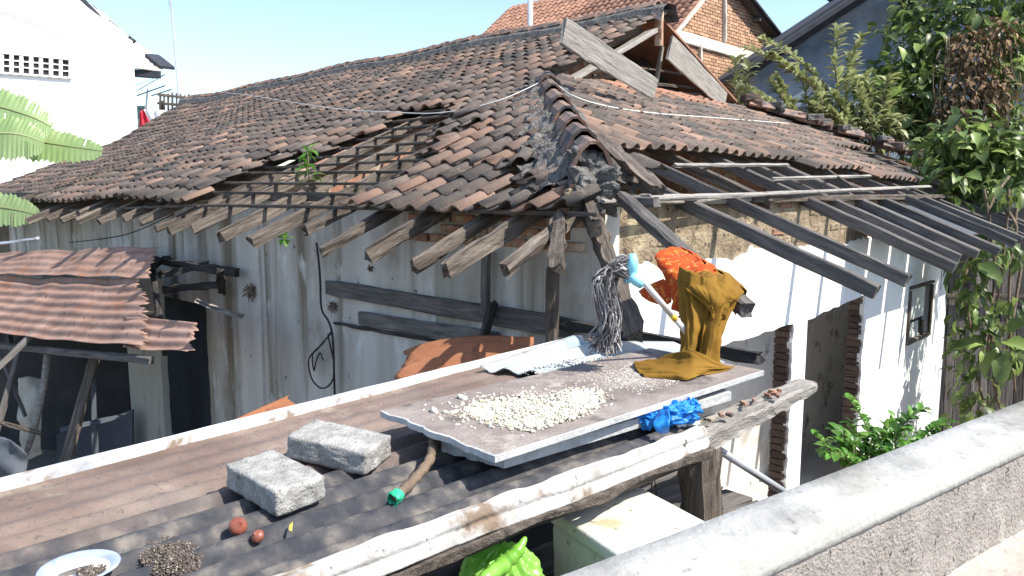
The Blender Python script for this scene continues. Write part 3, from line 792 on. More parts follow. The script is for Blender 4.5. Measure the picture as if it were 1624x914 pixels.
# ridge: mortar bed and caps
def ridge_pt(t):   # t = a
    return LP(t, 5.52, .0)
mb = MB(); vs = []; n = 160
for i in range(n + 1):
    a = 3.0 + (18.2 - 3.0) * i / n
    p = ridge_pt(a); j1 = .02 * noise.noise(p * 3) + rr.uniform(-.006, .006)
    for (o, z) in ((-.26 + j1, -.11), (-.19 + j1, .045 + j1), (-.10, .10), (.10, .10), (.2, -.08)):
        vs.append(p + VV * o * S + ZZ * z)
fs = [(i * 5 + j, i * 5 + j + 1, i * 5 + j + 6, i * 5 + j + 5) for i in range(n) for j in range(4)]
mb.add(vs, fs); me = mb.mesh('ridge_mortar', M['mortar']); fixn(me); put('ridge_mortar', me, house)
def cap_mesh(L, W, Hh, seed):
    r2 = random.Random(seed); prof = [(-W, -Hh), (-W * .55, -Hh * .25), (-W * .16, 0), (W * .16, 0), (W * .55, -Hh * .25), (W, -Hh)]
    th = .016; vs = []
    for side in (0, 1):
        for yi in (0, 1):
            for (x, z) in prof:
                k = 1 - side * th / W * 1.3
                vs.append((L * yi + r2.uniform(-.004, .004), x * k * (1.0 if yi else .93), (z * (1.0) - side * th) + (0.012 if yi else -.008)))
    n = len(prof); fs = []
    for k in range(n - 1):
        fs.append((k, k + 1, n + k + 1, n + k)); fs.append((2 * n + k, 3 * n + k, 3 * n + k + 1, 2 * n + k + 1))
        fs.append((k, 2 * n + k, 2 * n + k + 1, k + 1)); fs.append((n + k, n + k + 1, 3 * n + k + 1, 3 * n + k))
    fs.append((0, n, 3 * n, 2 * n)); fs.append((n - 1, 3 * n - 1, 4 * n - 1, 2 * n - 1))
    me = D.meshes.new('ridge_cap'); me.from_pydata(vs, [], fs); me.materials.append(M['cap']); fixn(me); return me
caps = [cap_mesh(.33, .12, .075, i) for i in range(4)]
a = 18.0; k = 0
while a > 3.35:
    p0 = ridge_pt(a) + ZZ * (.165 + rr.uniform(-.008, .008)); p1 = ridge_pt(a - .36) + ZZ * (.165)
    put('ridge_cap', caps[k % 4], house, frame(p0, p1) @ Matrix.Rotation(rr.gauss(0, .03), 4, 'Z'))
    a -= .335; k += 1
# the hip ridge: eight large angular caps over a thick mortar flank
hip0 = H(-.2, -.38, .10); hip1 = H(3.05, 2.82, 1.48)
def hp(t):
    q = [P(868, 116, 7.5), P(874, 140, 6.8), P(893, 172, 5.9), P(913, 203, 5.1), P(938, 240, 4.3)]
    return cr([Vector(x) for x in q], t * 4)
hip_caps = [cap_mesh(.50, .125, .15, 30 + i) for i in range(4)]
nn = 7
for i in range(nn):
    t0 = i / nn; t1 = (i + 1) / nn
    p0 = hp(t0); p1 = hp(t1)
    d = (p1 - p0); 
    mL = d.length * 1.16
    m_ = frame(p0, p0 + d) @ Matrix.Translation((0, 0, .03 + .0)) @ Matrix.Rotation(-.05, 4, 'Y') @ Matrix.Diagonal((mL / .5, 1, 1, 1))
    put('hip_cap', hip_caps[i % 4], house, m_)
# mortar flanks
def flank(side, w0, w1, seed, name='hip_mortar'):
    mb = MB(); vs = []; n = 190; K = 12
    for i in range(n + 1):
        t = i / n
        p = hp(t)
        w = (w0 + (w1 - w0) * t) * (1 + .45 * noise.noise(Vector((t * 11, seed, 0))))
        nx = frame(hp(max(0, t - .02)), hp(min(1, t + .02))).to_3x3() @ Vector((0, side, 0))
        nx.z = 0; nx.normalize()
        for k in range(K + 1):
            s = k / K
            q = p + nx * w * s
            a, b, _ = hab(q)
            zb = EYE + S * (zL(a, b) if side < 0 else zR(a, b)) + .015
            z = (p.z - .03) * (1 - s) ** 1.3 + zb * (1 - (1 - s) ** 1.3)
            z = max(z, zb)
            if side > 0 and k == 0: pass
            q = Vector((q.x, q.y, z)) + Vector((noise.noise(q * 14), noise.noise(q * 14 + Vector((5, 0, 0))), noise.noise(q * 11 + Vector((0, 9, 0))))) * .045 + Vector((0, 0, .03 * noise.noise(q * 38)))
            vs.append(q)
    fs = [(i * (K + 1) + j, i * (K + 1) + j + 1, (i + 1) * (K + 1) + j + 1, (i + 1) * (K + 1) + j) for i in range(n) for j in range(K)]
    mb.add(vs, fs); me = mb.mesh(name, M['mortar'], False); fixn(me); return put(name, me, house)
flank(-1, .33, .36, 1); flank(1, .22, .26, 2)
# mortar filling the open end under the lowest cap
for i, (t_, dz_, r_) in enumerate(((.97, -.065, .095), (1.0, -.17, .12), (.93, -.13, .12), (1.0, -.25, .12))):
    q_ = hp(min(t_, .999)) + Vector((.0, -.04 - .02 * i, dz_))
    rblock('mortar_lump', (r_ * 1.7, r_ * 1.5, r_ * 1.2), .02, 4, .07, 11, M['mortar'], house, Matrix.Translation(q_), i, smooth=False)
# rubble at the foot of the hip
for i in range(46):
    t = rr.uniform(0, 1)
    px = 905 + rr.uniform(-25, 95) * (.4 + t * .8); py = 250 + 70 * t + rr.uniform(-12, 12)
    o = onL(px, py, .02) if px < 925 else onR(px, py, .0)
    s_ = rr.uniform(.025, .075)
    rblock('rubble', (s_ * 1.6, s_, s_ * .8), s_ * .15, 1, s_ * .3, 9, M[rr.choice(('mortar', 'brick', 'tan_plaster', 'tile_red'))], house,
           Matrix.Translation(o) @ Matrix.Rotation(rr.uniform(0, 6), 4, 'Z') @ Matrix.Rotation(rr.uniform(-.6, .6), 4, 'X'), i, smooth=False)
beam('timber', P(905, 320, 4.15), P(1030, 315, 4.25), .06, .05, M['grey_wood'], house, seed=61, rough=.009)
beam('hip_board', P(945, 215, 5.0), P(1045, 300, 4.2), .09, .05, M['old_wood'], house, seed=62, rough=.011, seg=10)
# second hip (right), with caps and rubble
g0 = H(3.05, 8.0, 1.42); g1 = H(-.1, 11.15, .12)
n = 18
for i in range(n):
    p0 = g0.lerp(g1, i / n); p1 = g0.lerp(g1, (i + 1) / n)
    if i < 3 or (i % 3 == 0 and i < 12):
        put('hip_cap', caps[i % 4], house, frame(p0 + ZZ * .05, p1 + ZZ * .05) @ Matrix.Rotation(rr.gauss(0, .15), 4, 'Z') @ Matrix.Diagonal((1.1, 1.3, 1.3, 1)))
    for q in range(4):
        s_ = rr.uniform(.05, .14); o = p0.lerp(p1, rr.random()) + Vector((rr.uniform(-.15, .15), rr.uniform(-.15, .15), rr.uniform(-.02, .05)))
        rblock('rubble', (s_ * 1.7, s_, s_ * .7), s_ * .15, 1, s_ * .3, 7, M[rr.choice(('mortar', 'brick_dark', 'mortar', 'cap'))], house,
               Matrix.Translation(o) @ Matrix.Rotation(rr.uniform(0, 6), 4, 'Z'), i * 7 + q, smooth=False)
# ---------------------------------------------------------------- the gablet at the ridge end
gp = H(3.2, 5.53, 2.36)
gl = H(3.2, 3.0, 1.40); gr_ = H(3.2, 8.05, 1.40)
def gx(px, py, a=3.15): return wallR(px, py, a)
beam('verge_rafter', gx(1038, 48), gx(884, 140), .05, .13, M['grey_wood'], house, seed=70, up=UU * -1 + ZZ * .001, rough=.004, label='thin pale verge board left of the gablet')
def board(name, p0, p1, w, t, m, seed, label=None, up=None, clip=None, **k):
    return beam(name, p0, p1, w, t, m, house, seed=seed, up=up if up is not None else UU * -1, label=label, rough=.004, ch=.3, **k)
# wide barge boards: w is the in-plane width
board('barge_board', gx(1062, 75, 3.05), gx(1150, 160, 3.05), .34, .035, M['grey_wood'], 71, 'wide grey barge board leaning right of the gablet', taper=.72, seg=10)
board('barge_board', wallR(893, 50, 2.2), wallR(1038, 142, 2.0), .26, .035, M['grey_wood'], 72, 'fallen grey barge board lying diagonally over the tiles', taper=.85, seg=12)
beam('post', gx(1050, 75, 3.3), gx(1040, 140, 3.3), .05, .04, M['grey_wood'], house, seed=73)
beam('ridge_end', gx(1045, 18, 3.1), gx(1045, 72, 3.1), .10, .08, M['brick'], house, seed=74, rough=.006)
for i, (x0, y0, x1, y1) in enumerate(((985, 128, 1100, 140), (960, 140, 1110, 150), (940, 120, 1010, 125), (1000, 105, 1080, 118))):
    beam('batten', gx(x0, y0, 3.5), gx(x1, y1, 3.5), .035, .03, M['old_wood'], house, seed=80 + i)
grid_wall('gablet_board', [gx(960, 140, 4.0), gx(1050, 70, 4.0), gx(1150, 160, 4.0)], UU * .02, M['char'], house)
# planks, posts and stubs fixed to the left wall
def wl(px, py, off=-.03): return wallL(px, py, off)
beam('plank', wl(518, 455), wl(905, 520), .045, .12, M['dark_wood'], house, seed=90, rough=.006)
beam('plank', wl(880, 512, -.05), P(1205, 568, 3.5), .05, .055, M['char'], house, seed=91, rough=.008)
beam('plank', wl(572, 505), wl(790, 540), .04, .10, M['dark_wood'], house, seed=92, rough=.006)
beam('plank', wl(530, 512, -.02), wl(690, 540, -.02), .02, .03, M['char'], house, seed=93, rough=.006)
beam('post', wl(771, 400, -.08), wl(770, 500, -.08), .05, .05, M['dark_wood'], house, seed=94)
beam('brace', wl(782, 482, -.12), wl(764, 545, -.12), .07, .05, M['char'], house, seed=95, rough=.008)
beam('post', wl(877, 425, -.2), wl(874, 545, -.2), .075, .06, M['old_wood'], house, seed=96, rough=.007, label='weathered post under the corner rafter')
for i, (x0, y0, x1, y1) in enumerate(((245, 412, 375, 432), (262, 460, 352, 452), (252, 436, 330, 420), (350, 430, 352, 465), (312, 478, 385, 502), (240, 425, 268, 408))):
    beam('charred_plank', wl(x0, y0, -.35 - .05 * i), wl(x1, y1, -.12), .06, .07 if i < 3 else .035, M['char'] if i != 4 else M['grey_wood'], house, seed=300 + i, rough=.012)
# rust stains as torn bolts, dried grass nests
def nest(p, r, n, m, name='dry_tuft'):
    mb = MB()
    for i in range(n):
        d = Vector((rr.gauss(0, 1), rr.gauss(0, .5), rr.gauss(0, 1))).normalized()
        q = p + d * r * rr.uniform(.1, .4); mb.tube([q, q + d * r * .6 + Vector((0, 0, rr.uniform(-.3, .1) * r)), q + d * r * rr.uniform(.7, 1.3) + Vector((0, 0, rr.uniform(-.6, .1) * r))], .003, 3, False)
    return mb.build(name, m, house)
nest(wl(397, 462, -.04), .055, 110, M['bark']); nest(wl(528, 485, -.03), .035, 60, M['bark']); nest(wl(587, 425, -.02), .02, 30, M['bark'])
# ================================================================ foreground awning
HA = .76
def aw(px, py, dh=0): return PZ(px, py, HA - dh)
F0 = aw(0, 780); F1 = aw(920, 541); N0 = aw(480, 914); N1 = aw(1112, 684)
fd = (F1 - F0); F0 = F0 - fd * .45; F1b = F1 + fd * .07
nd = (N1 - N0); N0 = N0 - nd * .75
awn = thing('awning_roof', 'low lean-to awning of dusty brown corrugated sheet with a white painted edge board', 'awning', aw(600, 760) - ZZ * (EYE - HA))
WAV = 10.5
corrugated('corrugated_sheet', F0, F1b, N1, N0, WAV, .0135, M['awning'], awn, nu=70, per=14, seed=3, thick=.003, warp=.004, ampf=lambda s, t: .22 + .78 * sm((t - .22) / .3))
# white painted edge board on the far edge
beam('edge_board', F0 + ZZ * .012, F1 + ZZ * .010, .03, .04, M['white_paint'], awn, seed=401, rough=.0012, seg=30, ch=.1)
# blue-grey painted end of the far edge with its wavy pale sheet
corrugated('pale_sheet', aw(756, 586, .02), aw(925, 534, .05), aw(1015, 560, .03), aw(860, 600, .015), 2.5, .012, M['pale_sheet'], awn, nu=20, per=10, seed=9, jag=(.05, .12, 0, 0), warp=.02)
corrugated('pale_sheet', aw(905, 545, .035), aw(1085, 545, .03), aw(1180, 583, .03), aw(985, 600, .02), 3, .008, M['pale_sheet'], awn, nu=20, per=8, seed=10, jag=(.12, .1, 0, 0), warp=.02)
# near edge: white flashing, torn lower strip, beam below
def ed(s, dn, dz): # s along near edge, dn outwards (towards street), dz up
    d = nd.normalized(); n = Vector((d.y, -d.x, 0))
    return N0 + (N1 - N0) * s + n * dn + ZZ * dz
rows = []
prof = [(-.024, .004), (-.016, .011), (-.008, .006), (.002, .014), (.014, .012), (.022, -.004), (.019, -.018), (.028, -.028), (.034, -.046)]
for (dn, dz) in prof: rows.append([ed(i / 8, dn * (1 + .12 * math.sin(i * 2.3)), dz + .003 * math.sin(i * 1.7)) for i in range(9)])
patch('edge_flashing', rows, 160, 30, M['flashing'], awn, thick=.003, nz=.006, nscale=9, label='white painted flashing along the near edge, chipped and stained')
rows = [[ed(i / 14, .038 + .006 * math.sin(i * 1.9), -.045) for i in range(15)], [ed(i / 14, .04 + .010 * math.sin(i * 2.9), -.066 - .010 * math.sin(i * 4.1)) for i in range(15)]]
patch('torn_strip', rows, 90, 4, M['old_wood'], awn, thick=.012, nz=.008, nscale=14)
beam('support_beam', ed(.1, -.04, -.07), ed(1.0, -.03, -.075), .06, .07, M['old_wood'], awn, seed=410, rough=.005)
B0 = PZ(1085, 706, .82); B1 = PZ(1283, 610, .80)
beam('support_beam', B0, B1, .11, .06, M['grey_wood'], awn, seed=411, rough=.006, seg=22, ch=.08, taper=.72, label='splintered grey beam sticking out past the awning')
beam('support_beam', PZ(1118, 672, .80), PZ(1205, 640, .79), .035, .04, M['grey_wood'], awn, seed=412, rough=.006)
for i in range(12):
    tt_ = rr.random() ** .7
    o = PZ(1120 + tt_ * 130, 668 - tt_ * 52 + rr.uniform(-5, 5), .757)
    rblock('rubble', (rr.uniform(.015, .04), rr.uniform(.01, .025), .012), .003, 1, .004, 20, M[rr.choice(('brick', 'old_wood', 'rust'))], awn, Matrix.Translation(o) @ Matrix.Rotation(rr.uniform(0, 3), 4, 'Z'), i, smooth=False)
pt = PZ(1112, 712, .84)
beam('post', Vector((pt.x, pt.y, 0)), pt, .13, .12, M['old_wood'], awn, seed=413, rough=.010, seg=26, up=Vector((1, .4, 0)), label='thick rotten timber post at the street end')
beam('post', Vector((F1.x - .1, F1.y + .02, 0)), F1 + Vector((-.1, .02, -.02)), .07, .07, M['dark_wood'], awn, seed=414, rough=.006)
nailp = PZ(1141, 694, .8); 
# white board slab under the cement board
def bd(px, py, h): return PZ(px, py, h)
BL, BB, BR = bd(603, 654, .66), bd(785, 724, .66), bd(1212, 588, .66)
BK = BL + (BR - BB)
cb = thing('cement_board', 'large brown cement board with spilled rice, laid flat on the awning', 'board', BB + ZZ * -.02)
def slabp(name, corners, th, m, me_, par, seed, rag=.006, edge=60):
    rq = random.Random(seed); out = []
    for i in range(4):
        p, q = corners[i], corners[(i + 1) % 4]
        d = (q - p).normalized(); nrm = Vector((-d.y, d.x, 0))
        for k in range(edge):
            t = k / edge
            wgt = (2.2 if i in (0, 3) else .25) * math.sin(math.pi * t) ** .4
            out.append(p.lerp(q, t) + nrm * rag * wgt * (noise.noise(Vector((seed, i * 9, t * 7))) * 1.6 + .5 * noise.noise(Vector((seed, i * 9, t * 31)))))
    mb = MB(); n = len(out)
    c = sum(out, Vector()) / n
    rings = [out, [o.lerp(c, .012) + ZZ * .003 for o in out]]
    top = [o + ZZ * .0 for o in out]; bot = [o - ZZ * th for o in out]
    vs = bot + top + [o.lerp(c, .008) + ZZ * .0018 for o in out]
    fs = []
    for i in range(n):
        j = (i + 1) % n
        fs.append((i, j, n + j, n + i)); fs.append((n + i, n + j, 2 * n + j, 2 * n + i))
    fs.append(tuple(range(2 * n, 3 * n))); fs.append(tuple(reversed(range(n))))
    mb.add(vs, fs)
    me = mb.mesh(name, [me_, m]); me.polygons[len(fs) - 2].material_index = 1; 
    fixn(me)
    return put(name, me, par)
slabp('board_top', [BL + ZZ * .004, BB, BR, BK + ZZ * .004], .017, M['board'], M['board_edge'], cb, 1, rag=.005)
c2 = [PZ(700, 700, .70), PZ(800, 726, .70), PZ(1160, 622, .70), PZ(1040, 570, .70)]
tag(slabp('cement_board', c2, .03, M['board_edge'], M['board_edge'], None, 5, rag=.004), 'smaller pale board slab wedged under the large brown cement board', 'board')
# supports under the boards
tag(beam('wood_block', PZ(690, 690, .735), PZ(1120, 600, .735), .04, .02, M['old_wood'], None, seed=430), 'thin batten under the cement board, on the awning sheet', 'batten')

# rice
def lump_mesh(seed, s=1, sub=1):
    bm = bmesh.new(); bmesh.ops.create_icosphere(bm, subdivisions=sub, radius=s)
    for v in bm.verts: v.co *= 1 + .45 * noise.noise(v.co / s * 1.1 + Vector((seed * 3.7, 0, 0)))
    me = D.meshes.new('lump'); bm.to_mesh(me); bm.free(); return me
lumps = [lump_mesh(i) for i in range(6)]
def scatter(name, pts, sizes, m, label, cat, parent=None):
    vs = []; fs = []
    for p, s_ in zip(pts, sizes):
        me = rr.choice(lumps); k = len(vs)
        mt = Matrix.Translation(p) @ Matrix.Rotation(rr.uniform(0, 6.28), 4, 'Z') @ Matrix.Rotation(rr.uniform(0, 3), 4, 'X') @ Matrix.Diagonal((s_ * rr.uniform(.8, 1.5), s_ * rr.uniform(.6, 1), s_ * rr.uniform(.5, .9), 1))
        vs += [tuple(mt @ v.co) for v in me.vertices]; fs += [tuple(k + q for q in f.vertices) for f in me.polygons]
    me = D.meshes.new(name); me.from_pydata(vs, [], fs); me.materials.append(m); me.update()
    o = put(name, me, parent); o['kind'] = 'stuff'
    if label: o['label'] = label; o['category'] = cat
    return o
pts = []; sz = []
heap = [(800, 655, 45, 16), (850, 650, 55, 20), (900, 640, 45, 16), (925, 630, 34, 12), (770, 650, 40, 12), (840, 668, 40, 12), (880, 655, 40, 14), (820, 640, 50, 14)]
while len(pts) < 4200:
    hx, hy, sx, sy = rr.choice(heap)
    px = rr.gauss(hx, sx * .5); py = rr.gauss(hy, sy * .55)
    if not inside((px, py), [(640, 648), (770, 600), (990, 600), (990, 640), (800, 700), (700, 672)]): continue
    lift = .004 + .016 * max(0, 1 - ((px - 850) / 90) ** 2 - ((py - 648) / 28) ** 2) * rr.random()
    pts.append(PZ(px, py, .658 - lift)); sz.append(rr.choice((.0025, .003, .004, .005, .007)) * rr.uniform(.8, 1.25))
for _ in range(160):
    px = rr.uniform(660, 960); py = rr.uniform(615, 680)
    if inside((px, py), [(650, 650), (760, 615), (980, 600), (980, 640), (800, 695), (700, 675)]): pts.append(PZ(px, py, .656)); sz.append(rr.uniform(.002, .006))
for px, py, s_ in ((688, 652, .016), (706, 654, .012), (716, 655, .013), (733, 631, .018), (722, 653, .01)):
    pts.append(PZ(px, py, .652)); sz.append(s_)
scatter('dried_rice', pts, sz, M['rice'], 'heap of dried white rice lumps spread on the brown cement board', 'rice')
pts = []; sz = []
CLOTHP = [(1000, 572), (1060, 560), (1175, 570), (1170, 592), (1120, 606), (1015, 600)]
while len(pts) < 2200:
    px = rr.gauss(985, 62); py = rr.gauss(583, 17)
    if not inside((px, py), [(820, 590), (900, 570), (1050, 560), (1170, 580), (1010, 628), (900, 618)]): continue
    if inside((px, py), CLOTHP): continue
    pts.append(PZ(px, py, .657)); sz.append(rr.uniform(.0015, .0045))
scatter('rice_crumbs', pts, sz, M['rice_dust'], 'fine pale rice crumbs strewn beside the mustard cloth', 'rice')
# dark seed heap on the lower left
pts = []; sz = []
while len(pts) < 4200:
    px = rr.gauss(272, 26); py = rr.gauss(884, 15)
    d = ((px - 272) / 50) ** 2 + ((py - 884) / 34) ** 2
    if d > 1: continue
    pts.append(aw(px, py, .006 + .016 * (1 - d) * rr.random())); sz.append(rr.uniform(.0012, .0024))
scatter('seed_heap', pts, sz, M['seed'], 'small heap of dark seeds in the sheet beside the enamel plate', 'seeds')

# ---------------------------------------------------------------- concrete pavers
def paver(px, py, h, rz, tilt, label, seed, dims=(.215, .11, .085)):
    o = PZ(px, py, h)
    m_ = Matrix.Translation(o) @ Matrix.Rotation(rz, 4, 'Z') @ Matrix.Rotation(tilt[0], 4, 'X') @ Matrix.Rotation(tilt[1], 4, 'Y')
    b = rblock('paving_block', dims, .010, 11, .0050, 34, M['block'], None, m_, seed)
    tag(b, label, 'paver', 'loose concrete paving blocks on the awning')
    return b
paver(436, 764, HA - .046, R(-42), (R(2), R(3)), 'nearer grey concrete paver lying flat, left of the other paver', 1, (.23, .135, .066))
paver(538, 708, HA - .05, R(-20), (R(4), R(5)), 'paler concrete paver with ribbed side, nearer to the cement board', 2, (.25, .14, .068))

# onions
def onion(px, py, r_, label, seed, rot):
    prof = [(0, -.95), (.35, -.9), (.72, -.6), (.95, -.15), (1, .15), (.86, .5), (.55, .78), (.22, .93), (.08, 1.12), (.03, 1.3)]
    n = 20; vs = []; fs = []
    for (x, z) in prof:
        for k in range(n):
            t = 2 * math.pi * k / n; w_ = 1 + .035 * math.sin(k * 2.5 + seed)
            vs.append((x * r_ * math.cos(t) * w_, x * r_ * math.sin(t) * w_, z * r_ * .9))
    for i in range(len(prof) - 1):
        for k in range(n): fs.append((i * n + k, i * n + (k + 1) % n, (i + 1) * n + (k + 1) % n, (i + 1) * n + k))
    fs.append(tuple(reversed(range(n)))); fs.append(tuple(range((len(prof) - 1) * n, len(prof) * n)))
    me = D.meshes.new('onion'); me.from_pydata(vs, [], fs); me.materials.append(M['onion'])
    me.polygons.foreach_set('use_smooth', [True] * len(fs)); fixn(me)
    tag(put('onion', me, None, Matrix.Translation(aw(px, py, r_ * .95)) @ Matrix.Rotation(rot, 4, 'Y') @ Matrix.Rotation(.6, 4, 'X')), label, 'onion', 'onions drying on the awning')
onion(377, 835, .021, 'larger red-brown onion on the grey corrugated sheet', 1, .7)
onion(409, 851, .015, 'smaller brown onion just right of the larger one', 3, -.5)
tag(patch('dry_leaf', [[aw(459, 832, .018), aw(464, 828, .022)], [aw(458, 840, .016), aw(463, 843, .012)]], 4, 4, M['yellow'], None, thick=.002, nz=.002), 'tiny yellow-brown dry leaf in a trough near the paver', 'leaf')

# stick with a green cap
st = thing('capped_stick', 'short bent branch with a green plastic cap on its lower end', 'stick', aw(650, 755))
mb = MB(); mb.tube(spline([PZ(688, 698, .70), PZ(682, 728, .715), PZ(660, 757, .722), PZ(632, 785, .728)], 22), [.013 + .002 * math.sin(i * 1.9) for i in range(22)], 10)
mb.build('branch', M['bark'], st, True)
c0 = PZ(634, 783, .727); c1 = PZ(617, 797, .733); d = (c1 - c0).normalized()
mb = MB(); mb.tube([c0, c0 + d * .006, c0 + d * .012, c0 + d * .022, c0 + d * .032], [.0135, .016, .0165, .0175, .0165], 18, False)
mb.v = [tuple(Vector(v) + Vector((noise.noise(Vector(v) * 70), noise.noise(Vector(v) * 70 + Vector((3, 0, 0))), noise.noise(Vector(v) * 70 + Vector((0, 3, 0))))) * (.0075 if i >= 36 else .002)) for i, v in enumerate(mb.v)]
co = mb.build('cap', M['cap_green'], st, True); md = co.modifiers.new('thickness', 'SOLIDIFY'); md.thickness = .002
mb = MB(); mb.tube([c0 + d * .004, c0 + d * .02], .0125, 10); mb.build('branch_end', M['bark'], st, True)

# enamel plate
pc = aw(126, 908, .02)
plate = thing('enamel_plate', 'white enamel plate with blue-grey rim holding dry crumbs', 'plate', pc)
def lathe(name, prof, m, par, c, n=40, label=None, ripple=0):
    vs = []; fs = []
    for (r_, z) in prof:
        for k in range(n):
            t = 2 * math.pi * k / n; vs.append(c + Vector((r_ * math.cos(t), r_ * math.sin(t), z)))
    for i in range(len(prof) - 1):
        for k in range(n): fs.append((i * n + k, i * n + (k + 1) % n, (i + 1) * n + (k + 1) % n, (i + 1) * n + k))
    me = D.meshes.new(name); me.from_pydata(vs, [], fs); me.materials.append(m)
    me.polygons.foreach_set('use_smooth', [True] * len(fs)); fixn(me)
    return put(name, me, par)
lathe('rim', [(.052, .002), (.060, .010), (.070, .0135), (.0735, .012), (.070, .010), (.058, .004)], M['enamel_blue'], plate, pc)
lathe('bowl', [(.0005, -.011), (.035, -.010), (.046, -.004), (.0535, .0045), (.0535, .001), (.045, -.010), (.0005, -.014)], M['enamel'], plate, pc)
pts = [pc + Vector((rr.gauss(.018, .014), rr.gauss(.004, .014), -.007 + rr.random() * .006)) for _ in range(220)]
scatter('crumbs', pts, [rr.uniform(.002, .004) for _ in pts], M['seed'], None, None, plate)

# ---------------------------------------------------------------- styrofoam box, table, bags below the parapet
tb = thing('wooden_stand', 'dark low plank stand holding the styrofoam box, mostly hidden', 'stand', (.25, 1.95, 0))
td = (PB - PA).normalized(); tn = Vector((-td.y, td.x, 0))
tc = PZ(960, 850, 1.14)
mb = MB(); 
for i in range(5):
    beam('plank', tc + td * -.75 + tn * (-.28 + i * .14) - ZZ * .03, tc + td * .7 + tn * (-.28 + i * .14) - ZZ * .03, .13, .022, M['dark_wood'], tb, seed=500 + i)
for i in (-1, 1):
    for j in (-1, 1):
        q = tc + td * (.6 * i) + tn * (.2 * j); beam('leg', Vector((q.x, q.y, 0)), q - ZZ * .045, .05, .05, M['dark_wood'], tb, seed=510 + i * 3 + j, up=Vector((1, 0, 0)))
# box placed by its corners: top face
q0, q1, q2 = PZ(868, 806, .905), PZ(1012, 770, .90), PZ(1150, 830, .90)
bx_ = thing('styrofoam_box', 'dirty cream styrofoam box with rounded lid below the awning edge', 'box', q0 - ZZ * .3)
mx_ = (q1 - q0).normalized(); Lx = (q1 - q0).length
t3 = PZ(985, 925, .905)
my_ = (t3 - q0); Ly = my_.length; my_ = (my_ - mx_ * my_.dot(mx_)); Ly = my_.length; my_.normalize()
cen = q0 + mx_ * Lx / 2 + my_ * Ly / 2
fm = Matrix((mx_, my_, mx_.cross(my_))).transposed().to_4x4()
if fm.col[2].z < 0:
    fm = Matrix((my_, mx_, my_.cross(mx_))).transposed().to_4x4(); Lx, Ly = Ly, Lx
fm.translation = cen - ZZ * .02
rblock('lid', (Lx, Ly, .045), .016, 5, .003, 7, M['foam'], bx_, fm, 3)
fm2 = fm.copy(); fm2.translation = cen - ZZ * .135
rblock('body', (Lx - .02, Ly - .02, .186), .018, 5, .003, 7, M['foam'], bx_, fm2, 4)
# green plastic bag tied with ears
gb = thing('green_bag', 'bright green plastic bag tied in a knot under the awning edge', 'bag', PZ(792, 900, 1.14))
gc = PZ(795, 925, 1.0)
def blob(name, c, rad, m, par, nz, ns, seed=0, n1=40, n2=26, pleat=0, shape=None, ridge=.0):
    vs = []; fs = []
    for i in range(n2 + 1):
        ph = math.pi * i / n2
        for k in range(n1):
            t = 2 * math.pi * k / n1
            d_ = Vector((math.sin(ph) * math.cos(t), math.sin(ph) * math.sin(t), math.cos(ph)))
            r_ = 1 + nz * noise.noise(d_ * ns + Vector((seed, 0, 0))) + nz * .5 * noise.noise(d_ * ns * 2.7 + Vector((0, seed, 0)))
            if ridge: r_ -= ridge * abs(noise.noise(d_ * 2.6 + Vector((seed, 3, 0)))) + ridge * .3 * abs(noise.noise(d_ * 6 + Vector((3, seed, 0))))
            if pleat: r_ += pleat * math.sin(t * 15 + 3 * noise.noise(d_ * 2)) * min(1, math.sin(ph) * 2) * (1 if ph < 1.2 else .3)
            if shape: r_ *= shape(ph, t)
            vs.append(c + Vector((d_.x * rad[0] * r_, d_.y * rad[1] * r_, d_.z * rad[2] * r_)))
    for i in range(n2):
        for k in range(n1): fs.append((i * n1 + k, i * n1 + (k + 1) % n1, (i + 1) * n1 + (k + 1) % n1, (i + 1) * n1 + k))
    me = D.meshes.new(name); me.from_pydata(vs, [], fs); me.materials.append(m)
    me.polygons.foreach_set('use_smooth', [True] * len(fs)); fixn(me)
    return put(name, me, par)
blob('bag_body', gc, (.115, .10, .10), M['bag_green'], gb, .05, 1.8, 3, 140, 90, .045, ridge=.13)
for pts_, r_ in (([PZ(800, 893, .905), PZ(818, 878, .885), PZ(834, 852, .855)], [.022, .017, .004]), ([PZ(798, 897, .905), PZ(775, 912, .90), PZ(752, 930, .91)], [.022, .016, .006])):
    mb = MB(); sp_ = spline(pts_, 12); rs = [r_[0] + (r_[1] - r_[0]) * min(1, i / 6) + (0 if i < 6 else (r_[2] - r_[1]) * (i - 6) / 5) for i in range(12)]
    mb.tube(sp_, [q * (1 + .12 * math.sin(i * 2.1)) for i, q in enumerate(rs)], 9); mb.build('bag_ear', M['bag_green'], gb, True)
# dark plastic and pipe under the awning
tag(patch('plastic_tarp', [[PZ(740, 870, 1.0), PZ(870, 800, 1.0), PZ(1000, 760, 1.05)], [PZ(700, 930, 1.1), PZ(860, 860, 1.12), PZ(1010, 800, 1.12)]], 20, 12, M['shed_blue'], None, nz=.03, nscale=6), 'grey blue tarpaulin scrap below the awning behind the green bag', 'tarp')
mb = MB(); mb.tube([P(1128, 706, 2.62), P(1262, 792, 3.15)], .012 * 1.2, 14); tag(mb.build('grey_pipe', M['metal'], None, True), 'pale grey pipe slanting down from the timber post', 'pipe')
mb = MB(); mb.tube(spline([P(1028, 735, 2.5), P(1038, 760, 2.55), P(1042, 800, 2.6), P(1048, 860, 2.6)], 12), .002, 4); mb.tube(spline([P(1052, 725, 2.5), P(1036, 758, 2.55), P(1030, 800, 2.6)], 12), .002, 4)
tag(mb.build('thin_wire', M['cable'], None), 'thin loose wires dangling beside the timber post', 'wire')

